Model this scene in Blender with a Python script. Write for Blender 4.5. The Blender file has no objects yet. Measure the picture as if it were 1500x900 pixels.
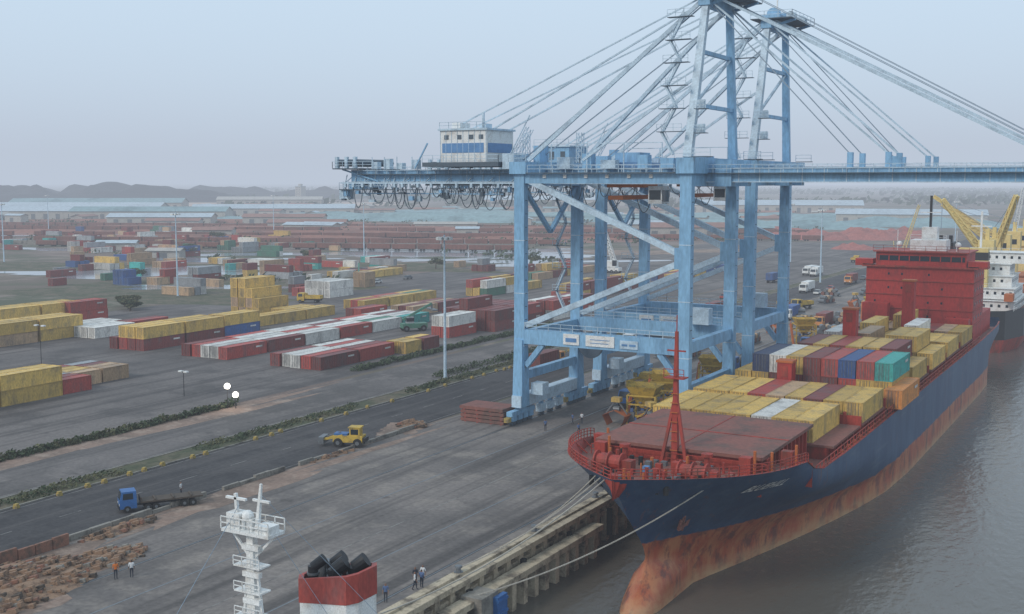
import bpy, bmesh, math, random
from mathutils import Vector, Matrix, noise
R=random.Random(7)
scene=bpy.context.scene
COL=scene.collection
# ------------------------------------------------------------------ materials
def nd(nt,t,**k):
    n=nt.nodes.new(t)
    for a,b in k.items(): setattr(n,a,b)
    return n
def mat(name,col,rough=.6,metal=0,dirt=None,amt=.35,scale=1.0,stretch=(1,1,1),rnd=0.0,bump=0,spec=.5,fine=.15):
    m=bpy.data.materials.new(name);m.use_nodes=True;nt=m.node_tree;b=nt.nodes['Principled BSDF']
    b.inputs['Roughness'].default_value=rough;b.inputs['Metallic'].default_value=metal
    b.inputs['Specular IOR Level'].default_value=spec
    tc=nd(nt,'ShaderNodeTexCoord');mp=nd(nt,'ShaderNodeMapping');mp.inputs['Scale'].default_value=stretch
    nt.links.new(tc.outputs['Object'],mp.inputs[0])
    n=nd(nt,'ShaderNodeTexNoise');n.inputs['Scale'].default_value=scale;n.inputs['Detail'].default_value=5;n.inputs['Roughness'].default_value=.65
    nt.links.new(mp.outputs[0],n.inputs['Vector'])
    if rnd: 
        oi=nd(nt,'ShaderNodeObjectInfo');ad=nd(nt,'ShaderNodeVectorMath',operation='MULTIPLY_ADD')
        nt.links.new(oi.outputs['Random'],ad.inputs[0]);ad.inputs[1].default_value=(50,50,50);nt.links.new(mp.outputs[0],ad.inputs[2]);nt.links.new(ad.outputs[0],n.inputs['Vector'])
    r=nd(nt,'ShaderNodeMapRange');r.inputs[1].default_value=.48;r.inputs[2].default_value=.72;r.inputs[4].default_value=amt*1.6
    nt.links.new(n.outputs[0],r.inputs[0])
    if dirt is None: dirt=tuple(c*.55 for c in col)
    mx=nd(nt,'ShaderNodeMix',data_type='RGBA');mx.inputs[6].default_value=(*col,1);mx.inputs[7].default_value=(*dirt,1)
    nt.links.new(r.outputs[0],mx.inputs[0])
    out=mx.outputs[2]
    n2=nd(nt,'ShaderNodeTexNoise');n2.inputs['Scale'].default_value=scale*9;n2.inputs['Detail'].default_value=3
    nt.links.new(mp.outputs[0],n2.inputs['Vector'])
    r2=nd(nt,'ShaderNodeMapRange');r2.inputs[1].default_value=.3;r2.inputs[2].default_value=.7;r2.inputs[3].default_value=1-fine;r2.inputs[4].default_value=1+fine
    nt.links.new(n2.outputs[0],r2.inputs[0])
    v=nd(nt,'ShaderNodeHueSaturation');nt.links.new(out,v.inputs['Color']);nt.links.new(r2.outputs[0],v.inputs['Value']);out=v.outputs[0]
    if rnd:
        v2=nd(nt,'ShaderNodeHueSaturation');r3=nd(nt,'ShaderNodeMapRange');r3.inputs[3].default_value=1-rnd;r3.inputs[4].default_value=1+rnd
        nt.links.new(oi.outputs['Random'],r3.inputs[0]);nt.links.new(r3.outputs[0],v2.inputs['Value']);nt.links.new(out,v2.inputs['Color']);out=v2.outputs[0]
    nt.links.new(out,b.inputs['Base Color'])
    if bump:
        bp=nd(nt,'ShaderNodeBump');bp.inputs['Strength'].default_value=bump;bp.inputs['Distance'].default_value=.05
        nt.links.new(n2.outputs[0],bp.inputs['Height']);nt.links.new(bp.outputs[0],b.inputs['Normal'])
    return m
M={}
def mk(k,*a,**kw): M[k]=mat(k,*a,**kw)
mk('crane_blue',(.22,.42,.61),.5,dirt=(.12,.24,.37),amt=.55,scale=.35,stretch=(1,1,.3))
mk('crane_pale',(.47,.59,.68),.5,dirt=(.24,.31,.37),amt=.5,scale=.4)
mk('crane_dark',(.07,.10,.13),.6)
mk('crane_band',(.10,.24,.46),.5)
mk('steel',(.16,.17,.18),.5,metal=.3)
mk('cable',(.24,.31,.38),.6)
mk('white',(.72,.72,.70),.5,dirt=(.42,.36,.30),amt=.4,scale=.8)
mk('black',(.015,.015,.017),.5)
mk('glass',(.02,.03,.04),.1)
mk('ship_red',(.34,.04,.025),.6,dirt=(.14,.04,.025),amt=.8,scale=.5,stretch=(1,1,.4))
mk('house_red',(.42,.03,.022),.6,dirt=(.22,.025,.02),amt=.6,scale=.3,stretch=(1,1,.4))
mk('deck_red',(.22,.085,.065),.8,dirt=(.13,.075,.06),amt=.9,scale=.25)
mk('orange_rust',(.45,.12,.03),.7)
mk('concrete',(.24,.22,.19),.9,dirt=(.09,.08,.07),amt=.8,scale=.4,bump=.3)
mk('concrete_pale',(.46,.38,.27),.9,dirt=(.15,.12,.09),amt=.9,scale=.5,bump=.3)
mk('rubble',(.27,.17,.11),1,dirt=(.11,.07,.05),amt=.9,scale=.8,bump=.6)
mk('brick',(.25,.12,.08),.9,dirt=(.12,.08,.06),amt=.8)
mk('yellow_paint',(.55,.36,.05),.6,dirt=(.22,.15,.05),amt=.7)
mk('kerb_yellow',(.38,.27,.07),.8,dirt=(.16,.13,.08),amt=1,scale=2)
mk('blue_paint',(.03,.12,.32),.5)
mk('tyre',(.02,.02,.02),.9)
mk('foliage',(.050,.072,.030),.8,dirt=(.03,.045,.02),amt=.8,scale=1.5)
mk('foliage_dry',(.11,.11,.05),.8,dirt=(.06,.07,.035),amt=.8,scale=1.5)
mk('bark',(.08,.06,.045),.9)
mk('coal',(.03,.032,.036),.95,dirt=(.055,.052,.052),scale=.02)
mk('iron_ore',(.33,.12,.10),.95,dirt=(.2,.08,.07),scale=.1,amt=.6)
mk('ore_dust',(.25,.115,.085),.95,dirt=(.14,.08,.065),scale=.03,amt=.8)
mk('tarp',(.20,.30,.31),.7,dirt=(.12,.19,.20),scale=.03,amt=.8)
mk('roof_pale',(.40,.46,.50),.6,dirt=(.27,.31,.34),scale=.05)
mk('roof_rust',(.27,.14,.11),.8,scale=.05)
mk('wall_pale',(.40,.37,.33),.8,scale=.2)
mk('wagon',(.20,.085,.065),.85,dirt=(.10,.06,.05),scale=.1,amt=.6)
mk('rope',(.38,.35,.30),.9)
mk('skin',(.22,.11,.07),.6);mk('hair',(.012,.010,.009),.7);mk('shirt_white',(.6,.6,.6),.8);mk('shirt_blue',(.08,.13,.25),.8);mk('trousers',(.03,.035,.05),.8);mk('shirt_orange',(.6,.16,.03),.8)
mk('crane_yellow',(.68,.52,.20),.6,dirt=(.45,.33,.12),amt=.4)
mk('crane_orange',(.55,.2,.05),.6)
mk('sand',(.46,.34,.27),.9,dirt=(.33,.25,.20),scale=.01)
mk('line_paint',(.24,.23,.21),.8,dirt=(.08,.075,.07),amt=1.3,scale=.5)
CC={'yellow':(.58,.375,.095),'maroon':(.20,.045,.038),'red':(.37,.06,.045),'white':(.60,.58,.54),'blue':(.04,.10,.27),'navy':(.03,.045,.10),'teal':(.05,.38,.34),'green':(.06,.18,.12),'orange':(.64,.25,.06),'tan':(.44,.29,.17),'grey':(.28,.29,.30)}
for k,c in CC.items(): M['c_'+k]=mat('container_'+k,c,.6,dirt=tuple(x*.45+.05 for x in c),amt=.75,scale=.45,stretch=(1,1,.5),rnd=.22,fine=.2)
# ------------------------------------------------------------------ mesh builder
class MB:
    def __init__(s): s.v=[];s.f=[];s.m=[];s.mats=[]
    def mi(s,k):
        if k not in s.mats: s.mats.append(k)
        return s.mats.index(k)
    def add(s,vs,fs,k):
        o=len(s.v);s.v+= [tuple(v) for v in vs];i=s.mi(k)
        for f in fs: s.f.append([a+o for a in f]);s.m.append(i)
    def box(s,x0,x1,y0,y1,z0,z1,k):
        s.add([(x0,y0,z0),(x1,y0,z0),(x1,y1,z0),(x0,y1,z0),(x0,y0,z1),(x1,y0,z1),(x1,y1,z1),(x0,y1,z1)],
              [(0,3,2,1),(4,5,6,7),(0,1,5,4),(1,2,6,5),(2,3,7,6),(3,0,4,7)],k)
    def beam(s,p,q,w,h,k,w2=None,h2=None):
        p=Vector(p);q=Vector(q);d=(q-p).normalized();up=Vector((0,0,1))
        if abs(d.z)>.97: up=Vector((0,1,0))
        a=d.cross(up).normalized();b=a.cross(d).normalized();w2=w2 or w;h2=h2 or h
        vs=[]
        for c,ww,hh in ((p,w,h),(q,w2,h2)):
            for sx,sy in ((-1,-1),(1,-1),(1,1),(-1,1)): vs.append(c+a*sx*ww/2+b*sy*hh/2)
        s.add(vs,[(0,1,2,3)[::-1],(4,5,6,7),(0,1,5,4),(1,2,6,5),(2,3,7,6),(3,0,4,7)],k)
    def cyl(s,p,q,r,k,n=10,r2=None):
        p=Vector(p);q=Vector(q);d=(q-p).normalized();up=Vector((0,0,1)) if abs(d.z)<.9 else Vector((1,0,0))
        a=d.cross(up).normalized();b=a.cross(d);r2=r if r2 is None else r2;vs=[]
        for c,rr in ((p,r),(q,r2)):
            for i in range(n):
                t=2*math.pi*i/n;vs.append(c+a*rr*math.cos(t)+b*rr*math.sin(t))
        s.add(vs,[tuple(range(n))[::-1],tuple(range(n,2*n))]+[(i,(i+1)%n,n+(i+1)%n,n+i) for i in range(n)],k)
    def ball(s,c,r,k,n=10,m=6):
        vs=[];fs=[]
        for i in range(m+1):
            a=math.pi*i/m
            for j in range(n):
                t=2*math.pi*j/n;vs.append((c[0]+r*math.sin(a)*math.cos(t),c[1]+r*math.sin(a)*math.sin(t),c[2]+r*math.cos(a)))
        for i in range(m):
            for j in range(n): fs.append((i*n+j,i*n+(j+1)%n,(i+1)*n+(j+1)%n,(i+1)*n+j))
        s.add(vs,fs,k)
    def rail(s,p,q,k,h=1.1,step=2.0,t=.07):
        p=Vector(p);q=Vector(q);L=(q-p).length;n=max(1,int(L/step))
        for i in range(n+1):
            c=p.lerp(q,i/n);s.beam(c,c+Vector((0,0,h)),t,t,k)
        for z in (h,h*.5): s.beam(p+Vector((0,0,z)),q+Vector((0,0,z)),t,t,k)
    def ladder(s,p,q,k,w=.8):
        s.beam(p,q,w,.25,k);s.rail(p,q,k,1.0,1.5,.06)
    def lattice(s,p,q,w,k,n=8,t=.12,w2=None):
        p=Vector(p);q=Vector(q);d=(q-p).normalized();up=Vector((0,0,1)) if abs(d.z)<.9 else Vector((0,1,0))
        a=d.cross(up).normalized();b=a.cross(d);w2=w if w2 is None else w2
        def c(i,u,v):
            ww=w+(w2-w)*i/n;return p.lerp(q,i/n)+a*u*ww/2+b*v*ww/2
        cs=[(-1,-1),(1,-1),(1,1),(-1,1)]
        for u,v in cs: s.beam(c(0,u,v),c(n,u,v),t,t,k)
        for i in range(n):
            for j in range(4):
                s.beam(c(i,*cs[j]),c(i+1,*cs[(j+1)%4]),t*.7,t*.7,k)
                s.beam(c(i,*cs[j]),c(i,*cs[(j+1)%4]),t*.6,t*.6,k)
    def mesh(s,name,smooth=False):
        me=bpy.data.meshes.new(name);me.from_pydata(s.v,[],s.f)
        for k in s.mats: me.materials.append(M[k])
        me.polygons.foreach_set('material_index',s.m)
        if smooth: me.polygons.foreach_set('use_smooth',[True]*len(s.f))
        me.update();return me
    def obj(s,name,loc=(0,0,0),rz=0,smooth=False,parent=None):
        return place(s.mesh(name,smooth),name,loc,rz,parent)
def place(me,name,loc=(0,0,0),rz=0,parent=None,sc=1):
    o=bpy.data.objects.new(name,me);o.location=loc;o.rotation_euler=(0,0,rz);COL.objects.link(o)
    if sc!=1: o.scale=(sc,sc,sc)
    if parent: o.parent=parent
    return o
def sheet(name,x0,x1,y0,y1,z,m):
    me=bpy.data.meshes.new(name);me.from_pydata([(x0,y0,z),(x1,y0,z),(x1,y1,z),(x0,y1,z)],[],[(0,1,2,3)]);me.materials.append(m);return place(me,name)
def patch(name,cx,cy,rx,ry,z,m,seed=0,rz=0,n=60,rough=.35):
    vs=[];ca,sa=math.cos(rz),math.sin(rz)
    for i in range(n):
        t=2*math.pi*i/n;k=1+rough*noise.noise(Vector((math.cos(t)*1.6+seed,math.sin(t)*1.6,seed)))*2+.35*rough*noise.noise(Vector((math.cos(t)*7+seed,math.sin(t)*7,seed)))*2
        a=rx*k*math.cos(t);b=ry*k*math.sin(t);vs.append((cx+a*ca-b*sa,cy+a*sa+b*ca,z))
    me=bpy.data.meshes.new(name);me.from_pydata(vs,[],[tuple(range(n))]);me.materials.append(m);return place(me,name)
# ------------------------------------------------------------------ ground materials
def ground_mat(name,c1,c2,c3,s1,s2,stretch=(1,1,1),rough=.9,p1=(.42,.58),p2=(.5,.62),bump=.2,detail=7,tracks=None):
    m=bpy.data.materials.new(name);m.use_nodes=True;nt=m.node_tree;b=nt.nodes['Principled BSDF'];b.inputs['Roughness'].default_value=rough
    b.inputs['Specular IOR Level'].default_value=.25
    tc=nd(nt,'ShaderNodeTexCoord');mp=nd(nt,'ShaderNodeMapping');mp.inputs['Scale'].default_value=stretch;nt.links.new(tc.outputs['Object'],mp.inputs[0])
    def ns(sc,src,det=detail):
        n=nd(nt,'ShaderNodeTexNoise');n.inputs['Scale'].default_value=sc;n.inputs['Detail'].default_value=det;n.inputs['Roughness'].default_value=.62;nt.links.new(src,n.inputs['Vector']);return n.outputs[0]
    def mr(x,a,bb,lo=0,hi=1):
        r=nd(nt,'ShaderNodeMapRange');r.inputs[1].default_value=a;r.inputs[2].default_value=bb;r.inputs[3].default_value=lo;r.inputs[4].default_value=hi;nt.links.new(x,r.inputs[0]);return r.outputs[0]
    def mix(f,a,c):
        x=nd(nt,'ShaderNodeMix',data_type='RGBA');nt.links.new(f,x.inputs[0])
        for i,q in ((6,a),(7,c)):
            if isinstance(q,tuple): x.inputs[i].default_value=(*q,1)
            else: nt.links.new(q,x.inputs[i])
        return x.outputs[2]
    o=mix(mr(ns(s1,mp.outputs[0]),*p1),c1,c2)
    o=mix(mr(ns(s2,tc.outputs['Object']),*p2,0,.75),o,c3)
    if tracks:
        mt=nd(nt,'ShaderNodeMapping');mt.inputs['Scale'].default_value=(1,.03,1);nt.links.new(tc.outputs['Object'],mt.inputs[0])
        o=mix(mr(ns(tracks[0],mt.outputs[0],4),.5,.62,0,tracks[2]),o,tracks[1])
        st=ns(.22,tc.outputs['Object'],3);o=mix(mr(st,.64,.72,0,.55),o,tuple(c*.75 for c in tracks[1]))
    fn=ns(1.8,tc.outputs['Object'],5)
    h=nd(nt,'ShaderNodeHueSaturation');nt.links.new(mr(fn,.3,.7,.80,1.20),h.inputs['Value']);nt.links.new(o,h.inputs['Color'])
    nt.links.new(h.outputs[0],b.inputs['Base Color'])
    bp=nd(nt,'ShaderNodeBump');bp.inputs['Strength'].default_value=bump;bp.inputs['Distance'].default_value=.08;nt.links.new(fn,bp.inputs['Height']);nt.links.new(bp.outputs[0],b.inputs['Normal'])
    return m
G_land=ground_mat('land',(.17,.125,.105),(.085,.092,.055),(.26,.20,.17),.014,.035)
G_yard=ground_mat('yard_asphalt',(.115,.102,.097),(.165,.145,.135),(.075,.068,.066),.03,.09,tracks=(.35,(.07,.063,.061),.7))
G_apron=ground_mat('apron_concrete',(.195,.170,.155),(.135,.120,.112),(.26,.225,.195),.05,.12,tracks=(.24,(.085,.076,.072),.95))
G_road=ground_mat('road_asphalt',(.052,.049,.051),(.072,.067,.067),(.038,.036,.038),.05,.15,tracks=(.4,(.10,.09,.087),.5))
G_road2=ground_mat('service_road',(.15,.133,.126),(.105,.095,.09),(.185,.162,.15),.05,.15,tracks=(.4,(.085,.077,.074),.7))
G_grass=ground_mat('grass',(.075,.082,.045),(.14,.115,.08),(.055,.062,.035),.15,.5)
G_dirt=ground_mat('dirt',(.26,.18,.14),(.17,.125,.10),(.33,.25,.20),.12,.3)
def water_mat(name,col,rough,sc,bump,st=(1,1,1)):
    m=bpy.data.materials.new(name);m.use_nodes=True;nt=m.node_tree;b=nt.nodes['Principled BSDF'];b.inputs['Roughness'].default_value=rough;b.inputs['IOR'].default_value=1.33
    tc=nd(nt,'ShaderNodeTexCoord');mp=nd(nt,'ShaderNodeMapping');mp.inputs['Scale'].default_value=st;nt.links.new(tc.outputs['Object'],mp.inputs[0])
    n=nd(nt,'ShaderNodeTexNoise');n.inputs['Scale'].default_value=sc;n.inputs['Detail'].default_value=5;nt.links.new(mp.outputs[0],n.inputs['Vector'])
    bp=nd(nt,'ShaderNodeBump');bp.inputs['Strength'].default_value=bump;bp.inputs['Distance'].default_value=.25;nt.links.new(n.outputs[0],bp.inputs['Height']);nt.links.new(bp.outputs[0],b.inputs['Normal'])
    n2=nd(nt,'ShaderNodeTexNoise');n2.inputs['Scale'].default_value=.03;n2.inputs['Detail'].default_value=5;nt.links.new(tc.outputs['Object'],n2.inputs['Vector'])
    x=nd(nt,'ShaderNodeMix',data_type='RGBA');x.inputs[6].default_value=(*col,1);x.inputs[7].default_value=(*[c*.7 for c in col],1);nt.links.new(n2.outputs[0],x.inputs[0]);nt.links.new(x.outputs[2],b.inputs['Base Color'])
    return m
W=water_mat('river_water',(.13,.115,.095),.12,.9,.5,(1,.6,1))
P=water_mat('pond_water',(.3,.33,.36),.12,.3,.02)
QX=-56.5
sheet('ground',-9500,QX-1,-1500,9500,0,G_land)
sheet('river',QX-2,9500,-1500,9500,-5,W)
sheet('container_yard_pavement',-262,-134.6,-200,420,.02,G_yard)
sheet('quay_apron',-97,QX-.8,-200,1400,.02,G_apron)
sheet('road',-113,-97.6,-200,900,.02,G_road)
sheet('service_road',-133,-117.4,-200,900,.02,G_road2)
sheet('yard_link_pavement',-240,-117.2,420,700,.015,G_yard)
sheet('median_strip',-117.2,-113.2,-200,500,.08,G_grass)
patch('dirt_verge',-131.2,115,3.0,50,.026,G_dirt,3)
patch('dirt_patch',-92,62,7,14,.03,G_dirt,5)
patch('dirt_patch',-96.0,100,2.4,30,.032,G_dirt,8,rough=.8)
patch('dirt_patch',-99,141,3,4,.034,G_dirt,18,rough=.6)
patch('sand_flat',-1300,1400,380,120,.05,M['sand'],4,rz=.6)
patch('sand_flat',-700,1150,260,60,.06,M['sand'],14,rz=.5)
for i,(x,y,rx,ry,rz) in enumerate([(-350,345,62,20,.6),(-400,405,50,14,.4),(-335,500,95,32,.7),(-400,560,70,18,.5),(-290,300,30,7,.5),(-760,650,180,40,.5),(-1000,800,220,46,.6),(-250,465,34,16,.6),(-620,560,80,20,.4),(-300,455,30,9,.8),(-520,430,60,14,.3),(-900,1000,260,40,.5)]):
    patch('pond',x,y,rx,ry,.04+i*.004,P,i*3.1,rz,rough=.6,n=90)
for i,(x,y,rx,ry) in enumerate([(-300,280,60,30),(-420,330,80,30),(-300,400,50,30),(-520,480,90,40)]):
    patch('grass_field',x,y,rx,ry,.022+.003*i,G_grass,i*2.3+20,.5,rough=.5)
for i,(x,y,rx,ry) in enumerate([(-560,620,170,40),(-330,640,100,26),(-240,560,60,20),(-700,900,180,50),(-420,700,160,30)]):
    patch('red_earth',x,y,rx,ry,.03+.003*i,M['ore_dust'] if i!=2 else G_dirt,i*4.3+9,.6,rough=.5)
k=MB()
for x in (-113.2,-117.4): k.box(x,x+.25,-100,500,.0,.16,'concrete')
k.obj('median_kerb')
k=MB()
for x in (-85.5,-59.0): 
    k.box(x-.25,x-.08,-100,600,.0,.03,'black');k.box(x-.07,x+.07,-100,600,.0,.06,'steel')
k.obj('crane_rail_track')
k=MB()
for x in (-66,-79): k.box(x-.1,x+.1,-100,600,.0,.028,'steel')
k.obj('cable_trench_cover')
k=MB();y=-60
while y<500:
    k.box(-105.4,-105.28,y,y+3,.02,.026,'line_paint');y+=9
for x in (-98.3,-112.4): k.box(x,x+.1,-60,500,.02,.026,'line_paint')
k.box(-71.3,-71.2,-60,500,.02,.027,'line_paint');k.box(-118.2,-118.1,-60,500,.02,.026,'line_paint')
k.obj('road_markings')
# ------------------------------------------------------------------ quay wall
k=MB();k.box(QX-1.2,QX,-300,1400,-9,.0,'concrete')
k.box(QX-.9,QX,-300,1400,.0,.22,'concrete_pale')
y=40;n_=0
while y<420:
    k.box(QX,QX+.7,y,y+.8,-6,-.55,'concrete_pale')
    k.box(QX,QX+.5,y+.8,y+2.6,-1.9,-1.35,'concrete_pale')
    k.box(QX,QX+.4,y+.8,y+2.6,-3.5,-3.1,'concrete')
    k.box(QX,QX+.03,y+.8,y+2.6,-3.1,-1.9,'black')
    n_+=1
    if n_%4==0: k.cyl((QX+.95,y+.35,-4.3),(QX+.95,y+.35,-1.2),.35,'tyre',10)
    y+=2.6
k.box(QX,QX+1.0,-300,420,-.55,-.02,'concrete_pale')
k.obj('quay_wall')
k=MB()
k.box(QX+1.05,QX+2.5,84,116,-2.1,-1.5,'concrete_pale')
y=84
while y<116: k.box(QX+1.15,QX+2.3,y,y+.8,-7,-2.1,'concrete_pale');y+=2.3
k.box(QX+1.05,QX+3.3,88,91,-6,-1.2,'concrete')
k.obj('mooring_landing')
k=MB();k.box(0,.5,-.9,.9,-1.6,1.6,'blue_paint')
for z in (-1.2,0,1.2): k.box(.5,.62,-.9,.9,z-.12,z+.12,'blue_paint')
k.box(-.8,0,-.2,.2,-.5,-.2,'steel');k.box(-.8,0,-.2,.2,.4,.7,'steel')
k.obj('quay_fender',(-53.2,91,-3.2))
def bollard():
    k=MB();k.cyl((0,0,0),(0,0,.45),.28,'steel',12,.22);k.cyl((0,0,.45),(0,0,.62),.38,'steel',12,.34);k.cyl((0,0,0),(0,0,.05),.45,'steel',12);return k.mesh('mooring_bollard')
bm_=bollard()
for y in range(60,330,15): place(bm_,'mooring_bollard',(QX-.45,y,.22))
# ------------------------------------------------------------------ STS crane
def sts(house):
    k=MB();B='crane_blue';G=26.5;S=19.0
    ZT=38.0
    for x in (0,G):
        for y in (0,S):
            k.box(x-.85,x+.85,y-.65,y+.65,3.2,ZT,B)
            for z in (12,20,28): k.box(x-.88,x+.88,y-.68,y+.68,z,z+.12,'crane_pale')
            if x==0: k.beam((x,y,2.6),(x,y,13.0),1.7,2.5,B,1.4,1.85)
            for z in range(16,36,2): k.box(x+.85,x+.93,y-.25,y+.25,z,z+.08,'crane_dark')
        k.box(x-.8,x+.8,-1.5,S+1.5,2.6,4.4,'crane_pale')
        k.box(x-.5,x+.5,.8,S-.8,6.7,8.0,B)
        for y in (0,S):
            k.beam((x,y-3.6,1.9),(x,y+3.6,1.9),1.0,.7,B)
            k.beam((x,y,1.8),(x,y,3.0),1.2,1.6,B)
            for dy in (-2.6,-.9,.9,2.6):
                k.box(x-.45,x+.45,y+dy-.65,y+dy+.65,.75,1.6,'crane_pale' if int(dy)%2 else B)
                for w in (-.35,.35): k.cyl((x-.2,y+dy+w,.42),(x+.2,y+dy+w,.42),.36,'crane_dark',12)
            k.box(x-.4,x+.4,y-4.6,y-3.7,.8,1.5,'kerb_yellow')
        for yy in (6.5,9.5,12.5):
            k.box(x-.45,x+.45,yy-.9,yy+.9,.75,2.0,'crane_pale')
            for w in (-.45,.45): k.cyl((x-.2,yy+w,.42),(x+.2,yy+w,.42),.36,'crane_dark',12)
            k.box(x-.3,x+.3,yy-.3,yy+.3,2.0,2.7,B)
    for y in (0,S):
        k.box(.85,G-.85,y-.6,y+.6,12.4,14.6,B)
        k.rail((1,y-.75,14.6),(G-1,y-.75,14.6),'crane_pale')
        k.beam((1.0,y,37.2),(G-.6,y,26.6),.85,.85,'crane_pale')
        k.beam((1.0,y,15.2),(G-.6,y,25.6),.85,.85,'crane_pale')
        k.box(G-1.6,G-.83,y-.5,y+.5,24.6,27.6,B)
        k.beam((1.0,y,9.0),(3.8,y,12.4),.8,.8,B)
        k.beam((G-1.0,y,9.0),(G-3.8,y,12.4),.8,.8,B)
        k.box(.85,G-.85,y-.45,y+.45,36.6,38.0,B)
    for x in (0,G):
        k.box(x-.75,x+.75,.65,S-.65,36.2,37.99,B)
        k.box(x-.55,x+.55,.65,S-.65,12.6,14.2,B)
    k.box(-1.4,1.4,-1.2,S+1.2,38.0,39.8,B)
    k.box(G-1.3,G+1.3,-1.2,S+1.2,38.0,40.2,B)
    k.beam((0,.75,36.0),(0,S/2,29),.6,.6,B);k.beam((0,S-.75,36.0),(0,S/2,29),.6,.6,B)
    for y in (6.0,13.0):
        k.box(-36,78,y-.55,y+.55,36.9,38.7,B)
        k.box(-36,78,y-.7,y+.7,38.7,38.82,'crane_pale')
        sgn=-1 if y<9 else 1
        k.box(-34,77,y+sgn*1.1-.5,y+sgn*1.1+.5,38.0,38.12,'crane_dark')
        k.rail((-34,y+sgn*1.5,38.12),(77,y+sgn*1.5,38.12),'crane_pale',1.15,2.0)
        for x in range(-34,78,3): k.box(x,x+.12,y-.62,y+.62,36.9,38.7,'crane_pale')
        k.box(-36,78,y-.64,y+.64,36.78,36.9,'crane_pale')
    for x in range(-34,78,8): k.box(x,x+.6,6.55,12.45,37.6,38.4,B)
    for y in (6,13): 
        k.box(G+2.2,G+4.6,y-1.0,y+1.0,36.2,40.0,B)
        for x in (47,52,70): k.box(x,x+.7,y-.4,y+.4,38.82,40.8,B)
    k.rail((-1.5,-1.3,39.8),(1.5,-1.3,39.8),'crane_pale');k.rail((G-1.5,-1.3,40.2),(G+1.5,-1.3,40.2),'crane_pale')
    for y in (-1.0,S+1.0): k.rail((1.6,y,38.2),(G-1.6,y,38.2),'crane_pale');k.box(1.5,G-1.4,y-.4,y+.4,38.05,38.2,'crane_dark')
    # machinery house
    if house:
        k.box(-16.8,-8.2,3.6,12.0,39.9,44.9,'white')
        k.box(-16.4,-8.7,3.54,3.6,41.4,42.9,'crane_band')
        k.box(-8.2,-8.14,4,11.6,41.4,42.9,'crane_band')
        k.box(-17.1,-7.9,3.3,12.3,44.9,45.2,'crane_pale')
        for x in (-16,-13.6,-11.4,-9.6): k.box(x,x+.8,3.54,3.6,43.5,44.2,'crane_dark')
        for x in range(0,9): k.box(-16.8+x*1.06,-16.74+x*1.06,3.53,3.6,39.95,44.85,'crane_pale')
        k.rail((-16.8,3.4,45.2),(-8.2,3.4,45.2),'crane_pale',1,1.5)
        k.box(-15.5,-13.9,5,8,45.2,46.2,'white');k.box(-11,-9.8,6,8,45.2,46.0,'crane_pale');k.beam((-9,4,45.2),(-9,4,47.6),.3,.3,'crane_pale')
    else:
        k.box(-15.5,-8.5,4.4,11.5,39.9,43.0,B);k.box(-15.8,-8.2,4.1,11.8,43.0,43.25,'crane_pale');k.rail((-15.5,4.2,43.25),(-8.5,4.2,43.25),'crane_pale')
        for x in (-14.6,-12.4,-10.2): k.box(x,x+.9,4.34,4.4,40.8,42.2,'crane_dark')
        for x in (-17.5,-6.6): k.lattice((x,5,39.9),(x,5,45.5),1.0,'crane_pale',5,.1)
    k.box(-19.5,-5.4,2.4,14.6,39.2,39.9,'crane_dark')
    k.rail((-19.5,2.4,39.9),(-5.4,2.4,39.9),'crane_pale');k.rail((-5.4,2.4,39.9),(-5.4,14.6,39.9),'crane_pale')
    k.box(-5.0,-3,3,8,38.8,41.2,'crane_pale');k.box(-2.8,-1.7,9,12,38.8,42.5,B)
    for x,y,w,h in ((4,4.5,2.2,1.7),(8,5,1.5,2.2),(11.5,4,2.4,1.2),(17,5,1.6,1.9),(21,4,2.0,1.4),(6,14,2,2),(14,14.5,2.4,1.6)):
        k.box(x,x+w,y-.6,y+.9,38.85,38.85+h,'crane_pale' if w>2 else B)
    for x in (3,9,15,21): k.beam((x,4,38.2),(x,4,42.5),.14,.14,'crane_pale')
    k.beam((3,4,42.5),(21,4,42.5),.12,.12,'crane_pale')
    k.lattice((-4,4.5,39.9),(-1,4.5,45.0),.9,'crane_pale',5,.09);k.beam((-4.5,4.5,41),(-1,4.5,47),.15,.15,'crane_pale')
    # underslung gear & backreach clutter
    k.box(-20,-8,4,13,36.2,36.75,'crane_dark')
    for x in range(-34,-6,2):
        k.beam((x,5,36.9),(x+1.2,5,34.9),.12,.12,'crane_pale');k.beam((x+1.2,5,34.9),(x+2,5,36.9),.12,.12,'crane_pale')
    k.beam((-34,5,34.9),(-6,5,34.9),.18,.18,B)
    for i in range(26):
        x=R.uniform(-37,-3);yy=R.uniform(3.6,5.2);z=R.uniform(33.4,36.2);k.box(x,x+R.uniform(.4,1.3),yy,yy+.6,z,z+R.uniform(.3,1.0),R.choice(('crane_dark','crane_pale',B)));k.beam((x+.2,yy+.3,z),(x+.2,yy+.3,36.9),.08,.08,'crane_pale')
    k.box(-38.5,-33,3.5,15.5,38.9,39.1,'crane_dark');k.rail((-38.5,3.5,39.1),(-30,3.5,39.1),'crane_pale');k.rail((-38.5,3.5,39.1),(-38.5,15.5,39.1),'crane_pale')
    for x in (-38,-36,-34.2): 
        k.cyl((x,4.3,40.0),(x,14.5,40.0),.62,'crane_dark',10);k.box(x-.25,x+.25,3.9,4.5,39.1,41,'crane_pale')
    for x,h in ((-31,1.2),(-28.5,1.7),(-26,1.0),(-23,1.5)): k.box(x,x+1.2,4.4,5.5,38.9,38.9+h,'crane_pale');k.beam((x+.3,4.2,38.9),(x+.3,4.2,40.9),.1,.1,'crane_pale')
    k.box(-37,-34,6,12,35.6,36.8,B);k.box(-37.8,-36,4.4,6,33.9,35.5,'crane_pale')
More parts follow.
